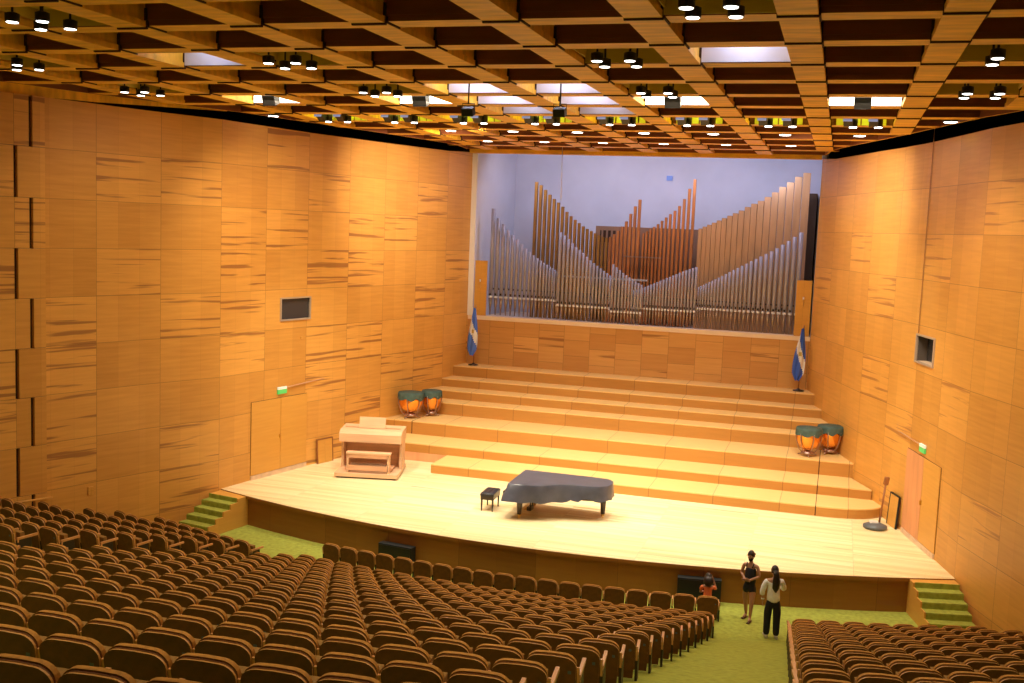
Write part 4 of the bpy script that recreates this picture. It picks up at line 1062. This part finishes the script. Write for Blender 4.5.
for sx_, fy in ((-1, .03), (1, -.02)):
    b_ = len(nd); nd += [(sx_*.098, 0, .76, .115), (sx_*.10, fy*.5+.01, .48, .088), (sx_*.105, fy, .06, .075)]; ed += [(1, b_)] + chain(b_, 3)
skin('trousers', nd, ed, M_TROUS, p1)
for sx_, fy in ((-1, .03), (1, -.02)):
    q = MB(); q.tube([(sx_*.105, fy-.07, .045), (sx_*.11, fy+.02, .05), (sx_*.125, fy+.17, .035)], [.04, .045, .03], M_SHOE, 10); q.build('shoe', p1)
head(p1, (0, .02, 1.555), .15, -.12, M_SKIN1)
q = MB(); C_ = Vector((0, .02, 1.555)); haircap(q, C_, Matrix.Rotation(.15, 3, 'Z'), 1.0, 0)
q.tube([(0, -.085, 1.60), (.01, -.12, 1.50), (.015, -.135, 1.36), (.01, -.125, 1.20), (.02, -.11, 1.10)], [.06, .065, .085, .075, .02], M_HAIR, 10, squash=.55)
q.build('long_hair', p1)
q = MB(); q.box((0, -.115, 1.545), (.07, .03, .025), M_SHIRTW); q.build('hair_clip', p1)
q = MB(); q.tube([(-.226, .037, .885), (-.226, .042, .915)], .036, M_SHIRTW, 10); q.build('wrist_watch', p1)

# woman in black, facing the camera, at (5.47, 25.1)
p2 = empty('person', (5.47, 25.02, 0), PI-.35, 'person in black tank top and shorts with black face mask, arms folded low', 'person', None)
nd = [(0, 0, .90, .125, .105), (0, 0, 1.04, .10, .09), (0, 0, 1.21, .125, .095), (0, 0, 1.33, .095, .075), (0, 0, 1.40, .042), (0, .01, 1.47, .048),
      (-.165, 0, 1.325, .048), (-.225, .0, 1.10, .038), (-.04, .175, 1.00, .028), (.165, 0, 1.325, .048), (.225, .0, 1.10, .038), (.05, .19, 1.03, .028)]
ed = [(0, 1), (1, 2), (2, 3), (3, 4), (4, 5), (3, 6), (6, 7), (7, 8), (3, 9), (9, 10), (10, 11)]
hand(nd, ed, 8, (-.03, .18, 1.0), (1, .15, 0), (0, .3, 1)); hand(nd, ed, 11, (.04, .195, 1.035), (-1, .15, -.05), (0, .3, 1))
LG = ((-1, .10, -.02), (1, -.13, .03))
for sx_, fy, fx in LG:
    b_ = len(nd); nd += [(sx_*.088, 0, .80, .095), (sx_*.085+fx, fy*.55+.02, .48, .060), (sx_*.075+fx, fy, .10, .034), (sx_*.095+fx, fy+.11, .038, .028)]; ed += [(0, b_)] + chain(b_, 4)
skin('body', nd, ed, M_SKIN2, p2)
nd = [(0, 0, .84, .165, .14), (0, 0, 1.02, .135, .115), (0, 0, 1.20, .150, .12), (0, 0, 1.30, .120, .09)]
skin('tank_top', nd, chain(0, 4), M_TANK, p2)
q = MB()
for sx_ in (-1, 1): q.tube([(sx_*.07, .085, 1.29), (sx_*.085, .03, 1.385), (sx_*.08, -.07, 1.30)], .012, M_TANK, 6)
q.build('shoulder_strap', p2)
nd = [(0, 0, .98, .13, .11), (0, 0, .86, .165, .138)]; ed = [(0, 1)]
for sx_, fy, fx in LG:
    b_ = len(nd); nd += [(sx_*.088, .0, .78, .112), (sx_*.09, fy*.2, .64, .102)]; ed += [(1, b_), (b_, b_+1)]
skin('shorts', nd, ed, M_TANK, p2)
for sx_, fy, fx in LG:
    q = MB(); q.tube([(sx_*.075+fx, fy-.06, .02), (sx_*.10+fx, fy+.16, .018)], [.036, .04], M_SANDAL, 10, squash=.45); q.build('sandal', p2)
head(p2, (0, .025, 1.555), .12, -.18, M_SKIN2, mask=True)
q = MB(); haircap(q, Vector((0, .02, 1.56)), Matrix.Rotation(.12, 3, 'Z') @ Matrix.Rotation(-.18, 3, 'X'), 1.0, 0); q.tube([(0, -.08, 1.58), (0, -.125, 1.56), (0, -.13, 1.52)], [.03, .045, .02], M_HAIR, 10); q.build('tied_hair', p2)

# child in orange, seated in the last seat of the front row
a = 0
sx0, sy0 = 4.52, 24.93
p3 = empty('person', (sx0, sy0, 0), .15, 'child in orange shirt seated at the right end of the front row', 'person', None)
nd = [(0, .0, .36, .10, .085), (0, .0, .48, .09, .075), (0, .01, .62, .10, .078), (0, .02, .715, .075, .06), (0, .03, .765, .034), (0, .035, .81, .038),
      (-.13, .02, .70, .038), (-.17, .08, .54, .030), (-.12, .24, .50, .022), (.13, .02, .70, .038), (.20, .10, .62, .030), (.135, .12, .80, .022)]
ed = [(0, 1), (1, 2), (2, 3), (3, 4), (4, 5), (3, 6), (6, 7), (7, 8), (3, 9), (9, 10), (10, 11)]
hand(nd, ed, 8, (-.12, .245, .50), (.3, 1, -.1), (1, 0, 0), .8); hand(nd, ed, 11, (.13, .12, .805), (-.2, .1, 1), (0, 1, 0), .8)
for sx_ in (-1, 1):
    b_ = len(nd); nd += [(sx_*.07, .06, .34, .06), (sx_*.08, .34, .34, .045), (sx_*.08, .37, .06, .03), (sx_*.085, .47, .03, .024)]; ed += [(0, b_)] + chain(b_, 4)
skin('body', nd, ed, M_SKIN2, p3)
skin('shirt', [(0, 0, .36, .115, .10), (0, 0, .48, .105, .092), (0, .01, .62, .115, .095), (0, .02, .72, .09, .075), (-.13, .02, .705, .052), (-.165, .07, .60, .045), (.13, .02, .705, .052), (.18, .08, .64, .045)], [(0, 1), (1, 2), (2, 3), (3, 4), (4, 5), (3, 6), (6, 7)], M_ORANGE, p3)
nd = [(0, .0, .36, .115, .10)]; ed = []
for sx_ in (-1, 1):
    b_ = len(nd); nd += [(sx_*.07, .08, .345, .072), (sx_*.08, .33, .345, .058), (sx_*.08, .37, .10, .045)]; ed += [(0, b_)] + chain(b_, 3)
skin('trousers', nd, ed, M_TROUS, p3)
head(p3, (0, .045, .885), .1, -.15, M_SKIN2, .92)
q = MB(); haircap(q, Vector((0, .04, .89)), Matrix.Rotation(.1, 3, 'Z'), 1.12, 0); q.tube([(0, -.03, .96), (0, -.06, .88), (.0, -.08, .80), (0, -.085, .74)], [.09, .12, .11, .05], M_HAIR, 12, squash=.7); q.build('hair', p3)
